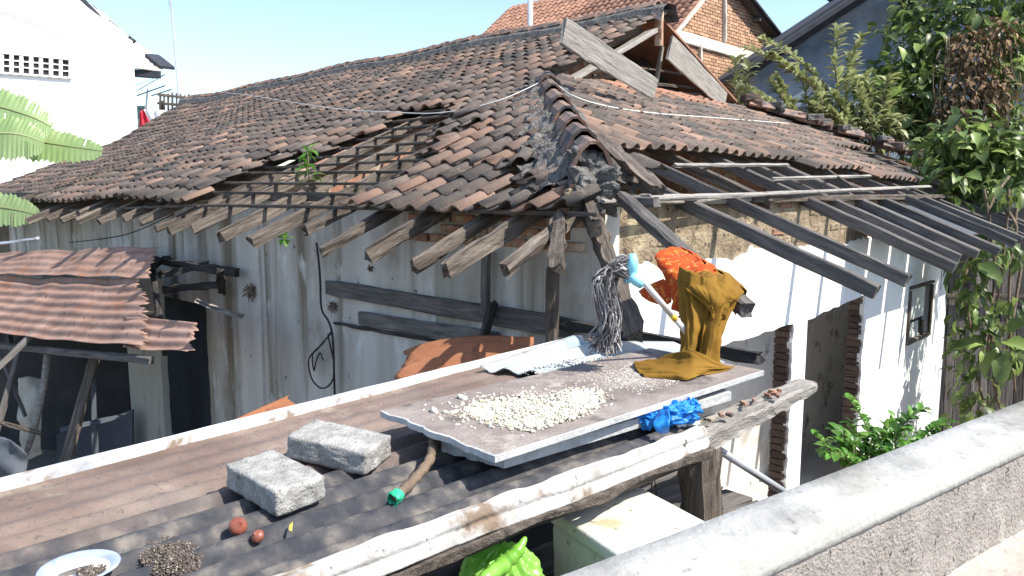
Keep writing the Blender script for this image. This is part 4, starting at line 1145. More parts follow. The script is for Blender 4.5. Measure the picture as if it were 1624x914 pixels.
# blue plastic bag tucked at the board's edge
bb = thing('blue_bag', 'crumpled bright blue plastic bag tucked under the board edge', 'bag', PZ(1050, 668, HA))
def crumple(name, px, py, h, rx, ry, rz_, m, par, seed, amp=.55):
    return blob(name, PZ(px, py, h), (rx, ry, rz_), m, par, amp, 2.0, seed, 80, 50, ridge=.42)
crumple('bag_body', 1066, 655, .70, .085, .05, .036, M['bag_blue'], bb, 3, .45)
crumple('bag_fold', 1028, 663, .705, .06, .04, .030, M['bag_blue'], bb, 8, .5)
crumple('bag_fold', 1096, 645, .695, .032, .035, .026, M['bag_blue'], bb, 12, .45)
patch('bag_ear', [[PZ(1040, 655, .68), PZ(1062, 650, .66)], [PZ(1036, 675, .70), PZ(1062, 672, .69)], [PZ(1048, 690, .735), PZ(1060, 688, .73)]], 10, 12, M['bag_blue'], bb, nz=.012, nscale=25)
tag(crumple('pale_bag', 990, 668, .715, .03, .022, .018, M['bag_pale'], None, 5, .7), 'small pinkish white plastic scrap left of the blue bag', 'bag')
tag(crumple('white_bag', 1083, 668, .735, .045, .022, .018, M['white_cloth'], None, 6, .8), 'white plastic scrap under the blue bag', 'bag')
# ================================================================ mop and cloths on the drooping rafter
mop = thing('string_mop', 'grey string mop head up, leaning on the board with a pale handle', 'mop', P(1075, 540, 2.9))
m0 = P(1004, 428, 2.72); m1 = P(1086, 524, 2.95)
mb = MB(); mb.tube([m0, m0.lerp(m1, .72)], .0115, 12); mb.build('handle', M['pole_white'], mop, True)
mb = MB(); mb.tube([m0.lerp(m1, .72), m0.lerp(m1, .80)], .0125, 12); mb.build('grip_ring', M['yellow'], mop, True)
mb = MB(); mb.tube([m0.lerp(m1, .80), m1 + (m1 - m0) * .3], .0115, 12); mb.build('handle', M['pole_white'], mop, True)
hd = P(998, 424, 2.72)
mb = MB(); mb.tube(spline([P(1003, 404, 2.71), P(1003, 418, 2.70), P(1001, 434, 2.71), P(994, 448, 2.72)], 12), [.012, .016, .018, .02, .021, .021, .02, .02, .019, .018, .014, .01], 12)
mb.tube([P(1000, 436, 2.70), P(1010, 446, 2.70), P(1016, 452, 2.72)], [.018, .02, .014], 12)
mb.build('clamp', M['cyan'], mop, True)
mb = MB(); nstr = 300
for i in range(nstr):
    u = rr.random(); v = rr.random()
    # yarns start along the clamp, rise over and fall to the left
    s0 = P(1000 + rr.uniform(-4, 3), 406 + 40 * v, 2.72 + rr.uniform(-.03, .05))
    top = P(985 - 26 * u + rr.uniform(-4, 4), 405 + 22 * u + rr.uniform(-3, 10) + 20 * v * (1 - u), 2.72 + rr.uniform(-.06, .08))
    mid = P(972 - 30 * u + rr.uniform(-5, 8), 450 + rr.uniform(-5, 10), 2.73 + rr.uniform(-.07, .09))
    low = P(966 - 22 * u + 22 * rr.random(), 505 + rr.uniform(-8, 8), 2.74 + rr.uniform(-.06, .08))
    end = P(961 + rr.gauss(0, 11) - 6 * u, 535 + rr.uniform(-6, 32) * (1 - .4 * u), 2.75 + rr.uniform(-.05, .06))
    pts_ = spline([s0, top, mid, low, end], 15)
    pts_ = [q + Vector((noise.noise(q * 22 + Vector((i, 0, 0))), noise.noise(q * 22 + Vector((0, i, 0))), 0)) * .007 for q in pts_]
    mb.tube(pts_, .0029, 5, False)
mb.build('strings', M['mop'], mop, True, kind='stuff')

def px_patch(name, rows, nu, nv, m, label, cat, nz=.006, ns=14, fold=None, thick=.0025, group=None):
    return tag(patch(name, [[P(*q) for q in r] for r in rows], nu, nv, m, None, thick=thick, nz=nz, nscale=ns, fold=fold), label, cat, group)
oc = thing('orange_cloth', 'orange cloth with pale pattern, folded over the drooping rafter above the mustard one', 'cloth', P(1080, 450, 3.2))
def part_patch(name, rows, nu, nv, m, par, nz=.006, ns=14, fold=None, thick=.0025):
    return patch(name, [[P(*q) for q in r] for r in rows], nu, nv, m, par, thick=thick, nz=nz, nscale=ns, fold=fold)
def fo(u, v): return .030 * (.25 - abs(noise.noise(Vector((u * 4.5 + v * 1.2, v * 1.3, 2))))) + .010 * (.2 - abs(noise.noise(Vector((u * 12 + v * 4, v * 3, 7)))))
part_patch('front_fall', [[(1078, 392, 3.42), (1098, 402, 3.35), (1118, 418, 3.26), (1136, 430, 3.17)],
                          [(1056, 396, 3.36), (1082, 412, 3.28), (1104, 430, 3.18), (1126, 444, 3.10)],
                          [(1038, 408, 3.30), (1066, 434, 3.20), (1088, 452, 3.12), (1112, 462, 3.06)],
                          [(1054, 436, 3.27), (1064, 458, 3.19), (1080, 476, 3.12), (1092, 488, 3.06)],
                          [(1066, 474, 3.28), (1068, 484, 3.20), (1074, 496, 3.13), (1080, 506, 3.08)]], 44, 44, M['orange'], oc, .008, 16, fo)
part_patch('back_fall', [[(1078, 392, 3.42), (1098, 402, 3.36), (1118, 418, 3.27), (1136, 430, 3.18)],
                         [(1090, 400, 3.5), (1108, 410, 3.45), (1126, 424, 3.38), (1140, 436, 3.3)],
                         [(1080, 450, 3.5), (1100, 460, 3.45), (1116, 470, 3.4), (1128, 476, 3.32)]], 24, 20, M['orange'], oc, .01, 12)
part_patch('trailing_corner', [[(1052, 442, 3.29), (1060, 448, 3.26), (1070, 452, 3.22)], [(1030, 452, 3.32), (1050, 462, 3.27), (1066, 470, 3.22)],
                               [(1012, 462, 3.35), (1030, 474, 3.30), (1064, 480, 3.23)], [(1018, 468, 3.35), (1034, 480, 3.31), (1052, 484, 3.26)]], 20, 18, M['orange'], oc, .008, 18)
mc = thing('mustard_cloth', 'mustard brown cloth hung over the rafter end, its foot spread on the board', 'cloth', P(1100, 590, 2.9))
# lofted hanging column with folds
rings = [(1122, 440, 40, 3.08, .09), (1124, 454, 44, 3.06, .09), (1124, 470, 40, 3.03, .085), (1120, 490, 36, 3.0, .08), (1115, 512, 33, 2.96, .075), (1112, 535, 31, 2.93, .07), (1109, 555, 31, 2.91, .065), (1105, 572, 33, 2.88, .06), (1100, 584, 37, 2.84, .06), (1094, 597, 43, 2.80, .05)]
n1, n2 = 200, 70; vs = []; fs = []
import bisect
rv = [Vector((a_, b_, c_)) for a_, b_, c_, _, _ in rings]; rv2 = [Vector((d_, e_, 0)) for _, _, _, d_, e_ in rings]
for i in range(n2 + 1):
    t = (len(rings) - 1) * i / n2; a_ = cr(rv, t); b_ = cr(rv2, t)
    c = P(a_.x, a_.y, b_.x); hw = a_.z / FPX * b_.x * (1 - .22 * sm((i / n2 - .2) / .3)); dp = b_.y; s_ = i / n2
    for k in range(n1):
        th = 2 * math.pi * k / n1
        f = 1 + .10 - (.10 + .42 * sm(s_ * 1.8)) * abs(noise.noise(Vector((math.cos(th) * 3.2 + 9, math.sin(th) * 3.2, s_ * 1.1)))) + (.04 + .06 * sm(s_ * 1.8)) * math.sin(th * 13 + 1.5 * noise.noise(Vector((math.cos(th) * 2, math.sin(th) * 2, s_ * 1.5)))) + (.07 + .28 * sm(s_ * 1.6)) * math.sin(th * 5 + s_ * 2.2 + .8)
        p = c + Vector((math.cos(th) * hw * f, math.sin(th) * dp * 1.05 * f, 0))
        if i < 10: p.z += .055 * (1 - i / 10) * -abs(math.cos(th)) * 0 + (-.35 * (p.x - c.x)) * (1 - i / 10)
        p += Vector((noise.noise(p * 20), noise.noise(p * 20 + Vector((7, 0, 0))), 0)) * .006
        vs.append(p)
for i in range(n2):
    for k in range(n1): fs.append((i * n1 + k, i * n1 + (k + 1) % n1, (i + 1) * n1 + (k + 1) % n1, (i + 1) * n1 + k))
me = D.meshes.new('hanging_fold'); me.from_pydata(vs, [], fs); me.materials.append(M['mustard']); me.polygons.foreach_set('use_smooth', [True] * len(fs)); fixn(me)
o = put('hanging_fold', me, mc); md = o.modifiers.new('thickness', 'SOLIDIFY'); md.thickness = .002
# flap over the top
part_patch('top_flap', [[(1118, 428, 3.24), (1140, 430, 3.20), (1160, 440, 3.12), (1180, 460, 3.03)],
                        [(1098, 436, 3.10), (1122, 442, 3.04), (1150, 450, 2.99), (1180, 464, 2.97)],
                        [(1086, 452, 3.02), (1108, 456, 2.96), (1140, 466, 2.92), (1168, 474, 2.93)],
                        [(1088, 458, 2.98), (1122, 478, 2.91), (1132, 494, 2.89), (1158, 482, 2.92)],
                        [(1094, 464, 2.97), (1126, 496, 2.90), (1130, 512, 2.89), (1150, 508, 2.92)]], 40, 40, M['mustard'], mc, .006, 18, lambda u, v: .028 * (.2 - abs(noise.noise(Vector((u * 3 - v * 2.5, v * 2 + u, 4))))) + .008 * (.2 - abs(noise.noise(Vector((u * 9 - v * 6, v * 5, 9))))))
part_patch('back_flap', [[(1118, 428, 3.24), (1140, 430, 3.20), (1160, 440, 3.12), (1182, 460, 3.03)],
                         [(1130, 432, 3.3), (1150, 438, 3.26), (1168, 448, 3.18), (1184, 466, 3.08)],
                         [(1132, 470, 3.3), (1148, 480, 3.26), (1160, 490, 3.2), (1166, 500, 3.12)]], 20, 20, M['mustard'], mc, .008, 14)
patch('foot', [[PZ(*q) for q in r] for r in [[(1008, 572, .644), (1040, 570, .636), (1070, 560, .60), (1100, 556, .57), (1150, 580, .64), (1166, 578, .652)],
                    [(1006, 577, .640), (1036, 577, .632), (1066, 574, .62), (1100, 576, .61), (1146, 583, .64), (1164, 581, .652)],
                    [(1009, 585, .646), (1036, 586, .636), (1066, 587, .63), (1100, 592, .635), (1138, 586, .646), (1160, 584, .653)],
                    [(1022, 597, .652), (1046, 598, .650), (1070, 600, .650), (1092, 602, .650), (1120, 594, .652), (1150, 588, .654)]]], 60, 34, M['mustard'], mc, thick=.0025, nz=.003, nscale=22, fold=lambda u, v: .020 * (.3 - abs(noise.noise(Vector((v * 5, u * 2.5, 4))))))

# ================================================================ left: rusty roof sheet, shed, cable
shed = thing('rusty_shed', 'open shed under bent rusty corrugated sheets at the side of the house', 'shed', P(120, 600, 8.0) * Vector((1, 1, 0)) if False else Vector((-4.2, 7.4, 0)))
tl, tr, br, bl = P(-60, 404, 10.2), P(262, 392, 7.35), P(300, 556, 5.55), P(-60, 520, 8.2)
def lerp4(s, t): return tl.lerp(tr, s).lerp(bl.lerp(br, s), t)
corrugated('roof_sheet', lerp4(0, 0), lerp4(1, 0), lerp4(.93, .36), lerp4(0, .30), 4, .005, M['rust'], shed, 50, 10, (0, .05, 0, 0), 21, warp=.035)
corrugated('roof_sheet', lerp4(0, .29) - ZZ * .01, lerp4(.93, .33) - ZZ * .02, lerp4(.90, 1.0), lerp4(0, 1), 7, .011, M['rust'], shed, 60, 12, (0, .09, 0, 0), 22, warp=.035, sagf=lambda s, t: -.05 * math.sin(s * 3.1))
corrugated('roof_sheet', lerp4(.80, .72) - ZZ * .05, lerp4(1.06, .70) - ZZ * .08, lerp4(1.03, .95) - ZZ * .08, lerp4(.78, .98) - ZZ * .05, 3, .012, M['rust'], shed, 16, 12, (.02, .12, 0, 0), 23, warp=.05, label='short dark rusted end piece of the lower sheet')
nest(P(150, 480, 7.4), .035, 26, M['leaf_dry'])
# shed timbers
def sb(px0, py0, d0, px1, py1, d1, w_, h_, m, name='pole', seed=0, **k): return beam(name, P(px0, py0, d0), P(px1, py1, d1), w_, h_, M[m], shed, seed=seed, **k)
sb(-40, 392, 9.3, 60, 378, 9.0, .05, .03, 'metal', 'rail', 601)
mb = MB(); mb.tube(spline([P(76, 556, 7.4), P(68, 620, 7.3), P(48, 700, 7.2), P(14, 786, 7.0)], 14), [.035 - .0005 * i for i in range(14)], 8); mb.build('pole', M['grey_wood'], shed, True, label='pale crooked pole propping the rusty roof')
sb(152, 560, 7.2, 96, 760, 6.6, .10, .03, 'old_wood', 'plank', 603)
sb(-20, 600, 7.0, 62, 520, 7.4, .05, .05, 'dark_wood', 'pole', 604); sb(30, 560, 7.6, -10, 700, 7.2, .05, .05, 'dark_wood', 'pole', 605)
sb(0, 560, 7.8, 40, 660, 7.5, .035, .035, 'dark_wood', 'pole', 606); sb(-10, 668, 7.0, 66, 688, 7.0, .04, .04, 'old_wood', 'pole', 607)
sb(96, 682, 7.2, 206, 658, 7.5, .09, .03, 'shed_blue', 'plank', 608); sb(148, 560, 7.9, 152, 740, 7.7, .05, .05, 'shed_blue', 'pole', 609)
sb(-40, 545, 8.4, 240, 572, 5.9, .05, .06, 'dark_wood', 'rafter', 610); sb(-40, 500, 9.4, 250, 500, 7.4, .05, .06, 'dark_wood', 'rafter', 611)
sb(0, 440, 9.9, 20, 560, 8.4, .05, .06, 'dark_wood', 'rafter', 612); sb(240, 420, 7.7, 262, 560, 6.3, .05, .06, 'char', 'rafter', 613)
grid_wall('back_panel', [P(-150, 500, 9.6), P(206, 470, 8.6), P(206, 860, 8.6), P(-150, 900, 9.6)], (0, .05, 0), M['dark'], shed)  # added panel, its near-black colour painting the shade under the roof sheets
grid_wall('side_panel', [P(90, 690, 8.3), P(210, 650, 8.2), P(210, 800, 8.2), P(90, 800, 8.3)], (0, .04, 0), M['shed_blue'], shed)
px_patch('sacking', [[(30, 600, 8.0), (50, 598, 8.0), (64, 602, 8.0)], [(28, 660, 7.9), (46, 670, 7.85), (66, 655, 7.9)], [(36, 730, 7.9), (50, 728, 7.9), (64, 722, 7.9)]], 16, 24, M['shed_cream'], 'tattered cream sacking hanging deep inside the dark shed', 'sack', .05, 6)
px_patch('sacking', [[(-20, 690, 7.0), (20, 700, 6.9), (44, 720, 6.9)], [(-20, 780, 6.9), (10, 780, 6.8), (36, 790, 6.8)]], 14, 14, M['shed_blue'], 'blue-grey tarpaulin heap at the far left of the shed', 'tarp', .05, 6)
# orange-rust sheets standing in the gap between awning and house wall
tag(corrugated('rust_sheet', P(335, 692, 4.1), P(462, 628, 4.35), P(490, 655, 4.1), P(360, 705, 3.9), 3, .014, M['rust_orange'], None, 14, 10, (.05, .1, 0, 0), 31, warp=.03), 'orange rusted sheet end poking up behind the white edge board at left', 'metal sheet')
tag(corrugated('rust_sheet', P(640, 572, 4.3), P(850, 538, 4.35), P(850, 610, 3.75), P(600, 640, 3.75), 4, .02, M['rust_orange'], None, 20, 10, (.12, .06, 0, 0), 32, warp=.05, sagf=lambda s, t: .05 * math.sin(math.pi * min(1, s * .9 + .05))), 'curled orange rusted sheet against the grey wall behind the awning', 'metal sheet')
tag(corrugated('rust_sheet', P(845, 596, 3.6), P(1010, 560, 3.8), P(1040, 580, 3.5), P(880, 610, 3.4), 2, .015, M['rust'], None, 14, 10, (.1, .1, 0, 0), 33, warp=.05), 'brown rusted scrap sheet behind the mop', 'metal sheet')
# cable
cab = thing('cable_coil', 'black cable running down the grey wall and hanging in loops', 'cable', wl(515, 560, -.05))
mb = MB()
mb.tube(spline([wl(502, 385, -.06), wl(506, 420, -.06), wl(508, 450, -.06), wl(510, 490, -.07), wl(522, 512, -.07), wl(528, 540, -.06), wl(530, 600, -.05), wl(531, 632, -.05)], 40), .009, 6)
mb.build('cable', M['cable'], cab, True)
mb = MB()
mb.tube(spline([wl(524, 530, -.08), wl(505, 552, -.1), wl(490, 570, -.1), wl(494, 600, -.1), wl(510, 616, -.1), wl(526, 606, -.1), wl(530, 580, -.1), wl(524, 550, -.1), wl(520, 530, -.09)], 50), .007, 6)
mb.tube(spline([wl(526, 525, -.08), wl(512, 545, -.1), wl(496, 562, -.11), wl(498, 588, -.11), wl(502, 570, -.11), wl(508, 560, -.11), wl(512, 572, -.11)], 40), .006, 6)
mb.build('loop', M['cable'], cab, True)

# ================================================================ foliage builders
def leaf_v(base, dr, nrm, L, W, curl=.12):
    dr = dr.normalized(); sd = dr.cross(nrm)
    if sd.length < 1e-4: sd = Vector((1, 0, 0))
    sd.normalize(); up = sd.cross(dr)
    m1_ = base + dr * L * .35 + up * L * curl * .5; m2_ = base + dr * L * .72 + up * L * curl * .2
    tip = base + dr * L - up * L * curl
    f = W * .22
    return [base, m1_ + sd * W / 2 + up * f, m1_, m1_ - sd * W / 2 + up * f, m2_ + sd * W * .38 + up * f * .6, m2_, m2_ - sd * W * .38 + up * f * .6, tip]
LF = [(0, 2, 1), (0, 3, 2), (1, 2, 5, 4), (2, 3, 6, 5), (4, 5, 7), (5, 6, 7)]
def leaf_mesh(m, ratio, name='leaf'):
    v = leaf_v(Vector(), Vector((1, 0, 0)), Vector((0, 0, 1)), 1, ratio)
    me = D.meshes.new(name); me.from_pydata(v, [], LF); me.materials.append(m); me.polygons.foreach_set('use_smooth', [True] * len(LF)); me.update(); return me
def rdir(zb=0): return Vector((rr.gauss(0, 1), rr.gauss(0, 1), rr.gauss(zb, 1))).normalized()
class Plant:
    def __init__(s, name, label, cat, base, m, ratio=.45, group=None, cap=200):
        s.t = thing(name, label, cat, base, group); s.leaves = []; s.m = m; s.ratio = ratio; s.cap = cap; s.stem = MB()
    def leaf(s, base, dr, nrm, L): s.leaves.append((base, dr.normalized(), nrm, L))
    def finish(s, stem_mat='bark', stem_name='stem'):
        if s.stem.v: s.stem.build(stem_name, M[stem_mat], s.t, True)
        lm = leaf_mesh(s.m, s.ratio)
        vis_ = []
        for q in s.leaves:
            px, py, f = to_px(q[0]); vis_.append((-(q[3] / f) if (f > 0 and 0 < px < 1624 and 0 < py < 914) else 0, rr.random(), q))
        vis_.sort(key=lambda z: z[:2])
        for _, _, (b, d_, n_, L) in vis_[:s.cap]:
            y = n_.cross(d_)
            if y.length < 1e-3: y = Vector((0, 1, 0)).cross(d_)
            y.normalize(); z = d_.cross(y)
            put('leaf', lm, s.t, axes(d_, y, z, b, L))
        mb = MB()
        for _, _, (b, d_, n_, L) in vis_[s.cap:]: mb.add(leaf_v(b, d_, n_, L, L * s.ratio), LF)
        if mb.v: mb.build('foliage', s.m, s.t, True, kind='stuff')
    def branch(s, pts, r0, r1, n=10):
        sp_ = spline(pts, n); s.stem.tube(sp_, [r0 + (r1 - r0) * i / (n - 1) for i in range(n)], 6, False); return sp_
    def pinnate(s, pts, r0, n, L, spread=1.0, start=.15):
        sp_ = s.branch(pts, r0, r0 * .3, max(8, n))
        for i in range(n):
            t = start + (1 - start) * i / n; q = cr(sp_, t * (len(sp_) - 1)); d_ = (cr(sp_, min(t + .03, .999) * (len(sp_) - 1)) - q).normalized()
            for sd in (-1, 1):
                side = d_.cross(ZZ + rdir() * .25).normalized() * sd
                s.leaf(q, d_ * .5 + side * spread + rdir() * .25 + ZZ * .15, (ZZ + rdir() * .45).normalized(), L * rr.uniform(.7, 1.15))
    def clump(s, c, rad, n, L, droop=.5):
        for _ in range(n):
            d_ = rdir(); q = c + Vector((d_.x * rad[0], d_.y * rad[1], d_.z * rad[2])) * rr.random() ** .45
            s.leaf(q, d_ * .8 + rdir() * .5 + Vector((0, 0, -droop)), (d_ * .6 + ZZ * .8 + rdir() * .5).normalized(), L * rr.uniform(.55, 1.25))

# pale shrub with upright pinnate shoots behind the roof, in front of the blue-grey gable
sh = Plant('leafy_shrub', 'pale yellow-green shrub with arching shoots before the blue-grey gable', 'shrub', Vector((5.4, 10.9, 0)), M['leaf_pale'], .34, cap=260)
DD = 11.9
base = P(1340, 260, DD)
for pts_, n_ in (
    ([(1330, 240), (1310, 150), (1265, 95), (1208, 62)], 26), ([(1300, 235), (1300, 150), (1250, 110), (1222, 90)], 22), ([(1345, 230), (1330, 150), (1325, 95), (1332, 42)], 26),
    ([(1360, 225), (1365, 160), (1350, 120), (1345, 85)], 18), ([(1290, 225), (1250, 190), (1220, 165), (1168, 130)], 24), ([(1270, 225), (1245, 205), (1215, 180), (1175, 165)], 20),
    ([(1280, 220), (1262, 180), (1245, 150), (1232, 125)], 18), ([(1380, 230), (1385, 180), (1380, 150), (1376, 118)], 18), ([(1410, 235), (1410, 200), (1400, 165), (1410, 125)], 18),
    ([(1190, 200), (1175, 170), (1166, 130), (1166, 92)], 16), ([(1310, 225), (1290, 190), (1282, 165), (1270, 120)], 18), ([(1350, 225), (1345, 190), (1335, 170), (1320, 150)], 18),
    ([(1430, 240), (1440, 210), (1432, 170), (1440, 150)], 16), ([(1390, 235), (1370, 200), (1355, 190), (1345, 175)], 16), ([(1240, 215), (1225, 200), (1200, 190), (1180, 185)], 14),
    ([(1290, 215), (1310, 195), (1330, 190), (1350, 200)], 14), ([(1360, 215), (1385, 205), (1400, 190), (1425, 190)], 14)):
    dd = DD + rr.uniform(-.5, .5)
    for ox in (0, rr.uniform(-34, 34)):
        sh.pinnate([P(x + ox * (i / 3), y + (abs(ox) * .5 if ox else 0) * (i / 3), dd + ox * .008) for i, (x, y) in enumerate(pts_)], .018, int(n_ * 1.6), .20)
    sh.stem.tube([P(*pts_[0], dd), Vector((base.x * .6 + P(*pts_[0], dd).x * .4, 11.3, 0))], .02, 5, False)
sh.clump(P(1320, 205, DD), (1.2, .5, .38), 800, .17)
sh.finish()

# big climbing tree at the right
vt = Plant('climbing_tree', 'big dense green tree with climbing leaves at the right edge above the roof', 'tree', Vector((8.9, 13.4, 0)), M['leaf'], .55, cap=300)
trunk = [Vector((8.9, 13.4, 0)), Vector((8.8, 13.3, 1.5)), Vector((8.7, 13.2, 3.0)), Vector((9.0, 13.1, 4.2)), Vector((9.4, 13.1, 5.6))]
vt.branch(trunk, .16, .06, 16)
for e in ((1460, 180, 13.0), (1500, 60, 13.2), (1590, 40, 13.2), (1560, 200, 12.8), (1610, 140, 12.8), (1450, 90, 13.2)):
    vt.branch([trunk[2], (trunk[3] + P(*e)) / 2 + Vector((0, 0, .2)), P(*e)], .05, .015, 10)
for (px, py, d_, rx, rz_, n_) in ((1445, 120, 10.3, .42, .45, 420), (1425, 175, 10.4, .35, .4, 330), (1480, 60, 10.5, .45, .45, 380), (1520, 20, 10.4, .55, .4, 420), (1600, 20, 10.2, .5, .4, 380),
                                  (1470, 215, 10.0, .4, .35, 360), (1500, 240, 9.9, .35, .35, 300), (1610, 110, 10.0, .22, .4, 220), (1600, 200, 9.7, .3, .4, 300), (1550, 240, 9.7, .35, .3, 300), (1450, 20, 10.8, .25, .2, 100),
                                  (1612, 60, 10.2, .35, .5, 300), (1535, 190, 9.9, .4, .25, 260), (1590, 265, 9.5, .35, .25, 240), (1420, 140, 10.6, .3, .5, 200), (1480, 160, 10.2, .3, .5, 260), (1555, 290, 9.5, .25, .2, 140)):
    if py < 225: d_ += 2.2; rx *= 1.35; rz_ *= 1.3
    vt.clump(P(px, py, d_), (rx, .45, rz_), int(n_ * 1.0), .15, .6)
    for _ in range(6): vt.clump(P(px + rr.gauss(0, 38), py + rr.gauss(0, 38), d_ - .35), (.14, .1, .14), 9, .24, .5)
vt.finish('bark', 'trunk')
dv = Plant('dead_vine', 'tangle of dry brown leaves and stems within the green tree', 'vine', P(1550, 130, 11.6), M['leaf_dry'], .5, cap=160)
for (px, py, rx, rz_, n_) in ((1540, 85, .38, .33, 330), (1570, 145, .36, .38, 330), (1520, 150, .33, .38, 260), (1585, 55, .3, .3, 160), (1560, 215, .33, .3, 160), (1505, 195, .25, .25, 100)):
    dv.clump(P(px, py, 11.6), (rx, .22, rz_), n_, .11, .8)
for i in range(70):
    x = rr.uniform(1490, 1620); y = rr.uniform(40, 220)
    dv.branch([P(x, y, 11.6), P(x + rr.uniform(-15, 15), y + 40, 11.5), P(x + rr.uniform(-25, 25), y + rr.uniform(60, 120), 11.55)], .008, .004, 6)
dv.finish()
# hanging vine and broad-leaved plants right of the white wall
hv = Plant('hanging_vine', 'leafy vine with bare brown stems hanging right of the white wall', 'vine', P(1560, 640, 8.4), M['leaf'], .5, cap=220)
for (x0, y0, x1, y1, x2, y2) in ((1600, 300, 1590, 420, 1570, 560), (1560, 300, 1578, 420, 1565, 560), (1548, 380, 1530, 450, 1540, 520), (1612, 330, 1600, 480, 1610, 620), (1570, 520, 1550, 580, 1560, 640), (1600, 500, 1575, 590, 1590, 660), (1620, 420, 1600, 540, 1575, 640), (1585, 320, 1612, 360, 1600, 420), (1600, 280, 1570, 330, 1575, 400)):
    hv.branch([P(x0, y0, 8.6), P(x1, y1, 8.4), P(x2, y2, 8.3)], .018, .012, 9)
for (px, py, rx, rz_, n_) in ((1530, 440, .2, .3, 70), (1545, 490, .25, .3, 80), (1520, 550, .25, .25, 70), (1575, 380, .25, .15, 60), (1610, 400, .2, .25, 60), (1600, 560, .25, .2, 60), (1530, 600, .25, .3, 70), (1550, 650, .35, .2, 80), (1606, 480, .25, .15, 50),
                             (1520, 480, .15, .3, 40), (1560, 410, .15, .15, 40), (1600, 300, .3, .15, 60), (1500, 525, .12, .2, 24)):
    hv.clump(P(max(px, 1542), py, 8.4 + rr.uniform(-.2, .2)), (rx * .9, .25, rz_), int(n_ * .45), .17, .9)
hv.clump(P(1590, 545, 8.1), (.25, .2, .15), 16, .36, .3)
hv.clump(P(1545, 415, 8.2), (.12, .12, .06), 7, .34, .5)
hv.finish()
# bright shrub between the parapet and the white wall
bs_ = Plant('small_shrub', 'bright green small-leaved shrub rising behind the parapet by the openings', 'shrub', Vector((2.35, 4.5, 0)), M['leaf_bright'], .5, cap=280)
sb0 = Vector((2.35, 4.5, .6))
for pts_, n_ in (([(1390, 760), (1350, 735), (1320, 715), (1292, 690)], 14), ([(1400, 760), (1385, 700), (1365, 660), (1346, 632)], 18), ([(1430, 760), (1420, 700), (1440, 665), (1462, 652)], 18),
                 ([(1440, 760), (1460, 700), (1480, 680), (1500, 672)], 14), ([(1420, 760), (1405, 705), (1400, 690), (1420, 662)], 16), ([(1390, 770), (1370, 740), (1340, 720), (1308, 725)], 14),
                 ([(1400, 770), (1360, 720), (1330, 700), (1300, 715)], 14), ([(1450, 750), (1470, 710), (1475, 700), (1490, 690)], 12), ([(1390, 750), (1370, 700), (1355, 690), (1350, 665)], 12), ([(1380, 760), (1365, 715), (1340, 690), (1320, 682)], 12)):
    dd = 4.75 + rr.uniform(-.25, .25)
    bs_.pinnate([P(x, y, dd) for x, y in pts_], .006, n_, .085)
    q = P(*pts_[0], dd); bs_.stem.tube([q, Vector((q.x * .3 + 2.35 * .7, q.y * .3 + 4.5 * .7, .0))], .008, 5, False)
bs_.clump(P(1420, 705, 4.75), (.20, .15, .10), 260, .075, .2); bs_.clump(P(1370, 725, 4.7), (.16, .12, .07), 170, .07, .2)
bs_.finish()
# a seedling growing out of the roof hole, another on a rafter end
sd_ = Plant('seedling', 'small leafy weed sprouting through the bare battens of the roof', 'plant', onL(490, 290, .0), M['leaf_bright'], .32, cap=60)
c = onL(490, 290, .0)
sd_.stem.tube([c, c + ZZ * .25], .005, 5)
for i in range(34):
    a_ = rr.uniform(0, 6.28); sd_.leaf(c + ZZ * rr.uniform(.02, .27), Vector((math.cos(a_), math.sin(a_), rr.uniform(-.7, .5))), ZZ, rr.uniform(.08, .15))
sd_.finish()
s2 = Plant('seedling', 'tiny green weed on a rafter end at the wall top', 'plant', P(452, 378, 5.9), M['leaf_bright'], .6, cap=20)
for i in range(9): s2.leaf(P(452, 380, 5.9), rdir(.3), ZZ, rr.uniform(.05, .09))
s2.finish()
s3 = Plant('seedling', 'small weed beside the vine on the lower right rafters', 'plant', P(1560, 400, 8.7), M['leaf_bright'], .4, cap=30)
for i in range(22): s3.leaf(P(1560 + rr.uniform(-25, 25), 400 + rr.uniform(-8, 12), 8.7), rdir(.6), ZZ, rr.uniform(.12, .22))
s3.finish()

# banana leaves at the left edge
def banana_leaf(pl, spine, wid, n=26, droop=.35, torn=.35, side_dir=None):
    sp_ = spline(spine, n + 1)
    for sd in (-1, 1):
        mb = MB(); vs = []; fs = []
        for i in range(n + 1):
            t = i / n; q = sp_[i]; d_ = (sp_[min(i + 1, n)] - sp_[max(i - 1, 0)]).normalized()
            s_ = d_.cross(ZZ).normalized() * sd if side_dir is None else side_dir * sd
            w_ = wid * math.sin(math.pi * min(1, .10 + .88 * t)) ** .6
            for k in range(5):
                u = k / 4
                vs.append(q + s_ * w_ * u + ZZ * (-droop * w_ * u * u + .07 * w_ * math.sin(i * 1.3) * u + .05 * w_ * math.sin(i * .37 + k) * u) + d_ * .15 * w_ * u)
        rip = set(i for i in range(2, n - 1) if rr.random() < torn)
        for i in range(n):
            for k in range(4):
                if i in rip and k >= 1: continue
                fs.append((i * 5 + k, i * 5 + k + 1, (i + 1) * 5 + k + 1, (i + 1) * 5 + k))
        # each rip is a narrow gap: pull the two rims together
        mb.add(vs, fs); mb.build('leaf_blade', M['leaf_banana'], pl, True)
    mb = MB(); mb.tube(sp_, [.022 * (1 - .8 * i / n) for i in range(n + 1)], 6); mb.build('midrib', M['leaf_pale'], pl, True)
bn = thing('banana_plant', 'banana plant whose torn broad leaves enter at the left edge', 'plant', (-8.6, 10.5, 0))
mb = MB(); mb.tube([Vector((-8.6, 10.5, 0)), Vector((-8.55, 10.4, 2)), Vector((-8.5, 10.3, 3.1))], [.16, .13, .09], 12); mb.build('trunk', M['leaf_pale'], bn, True)
yv = Vector((0, .42, .90))
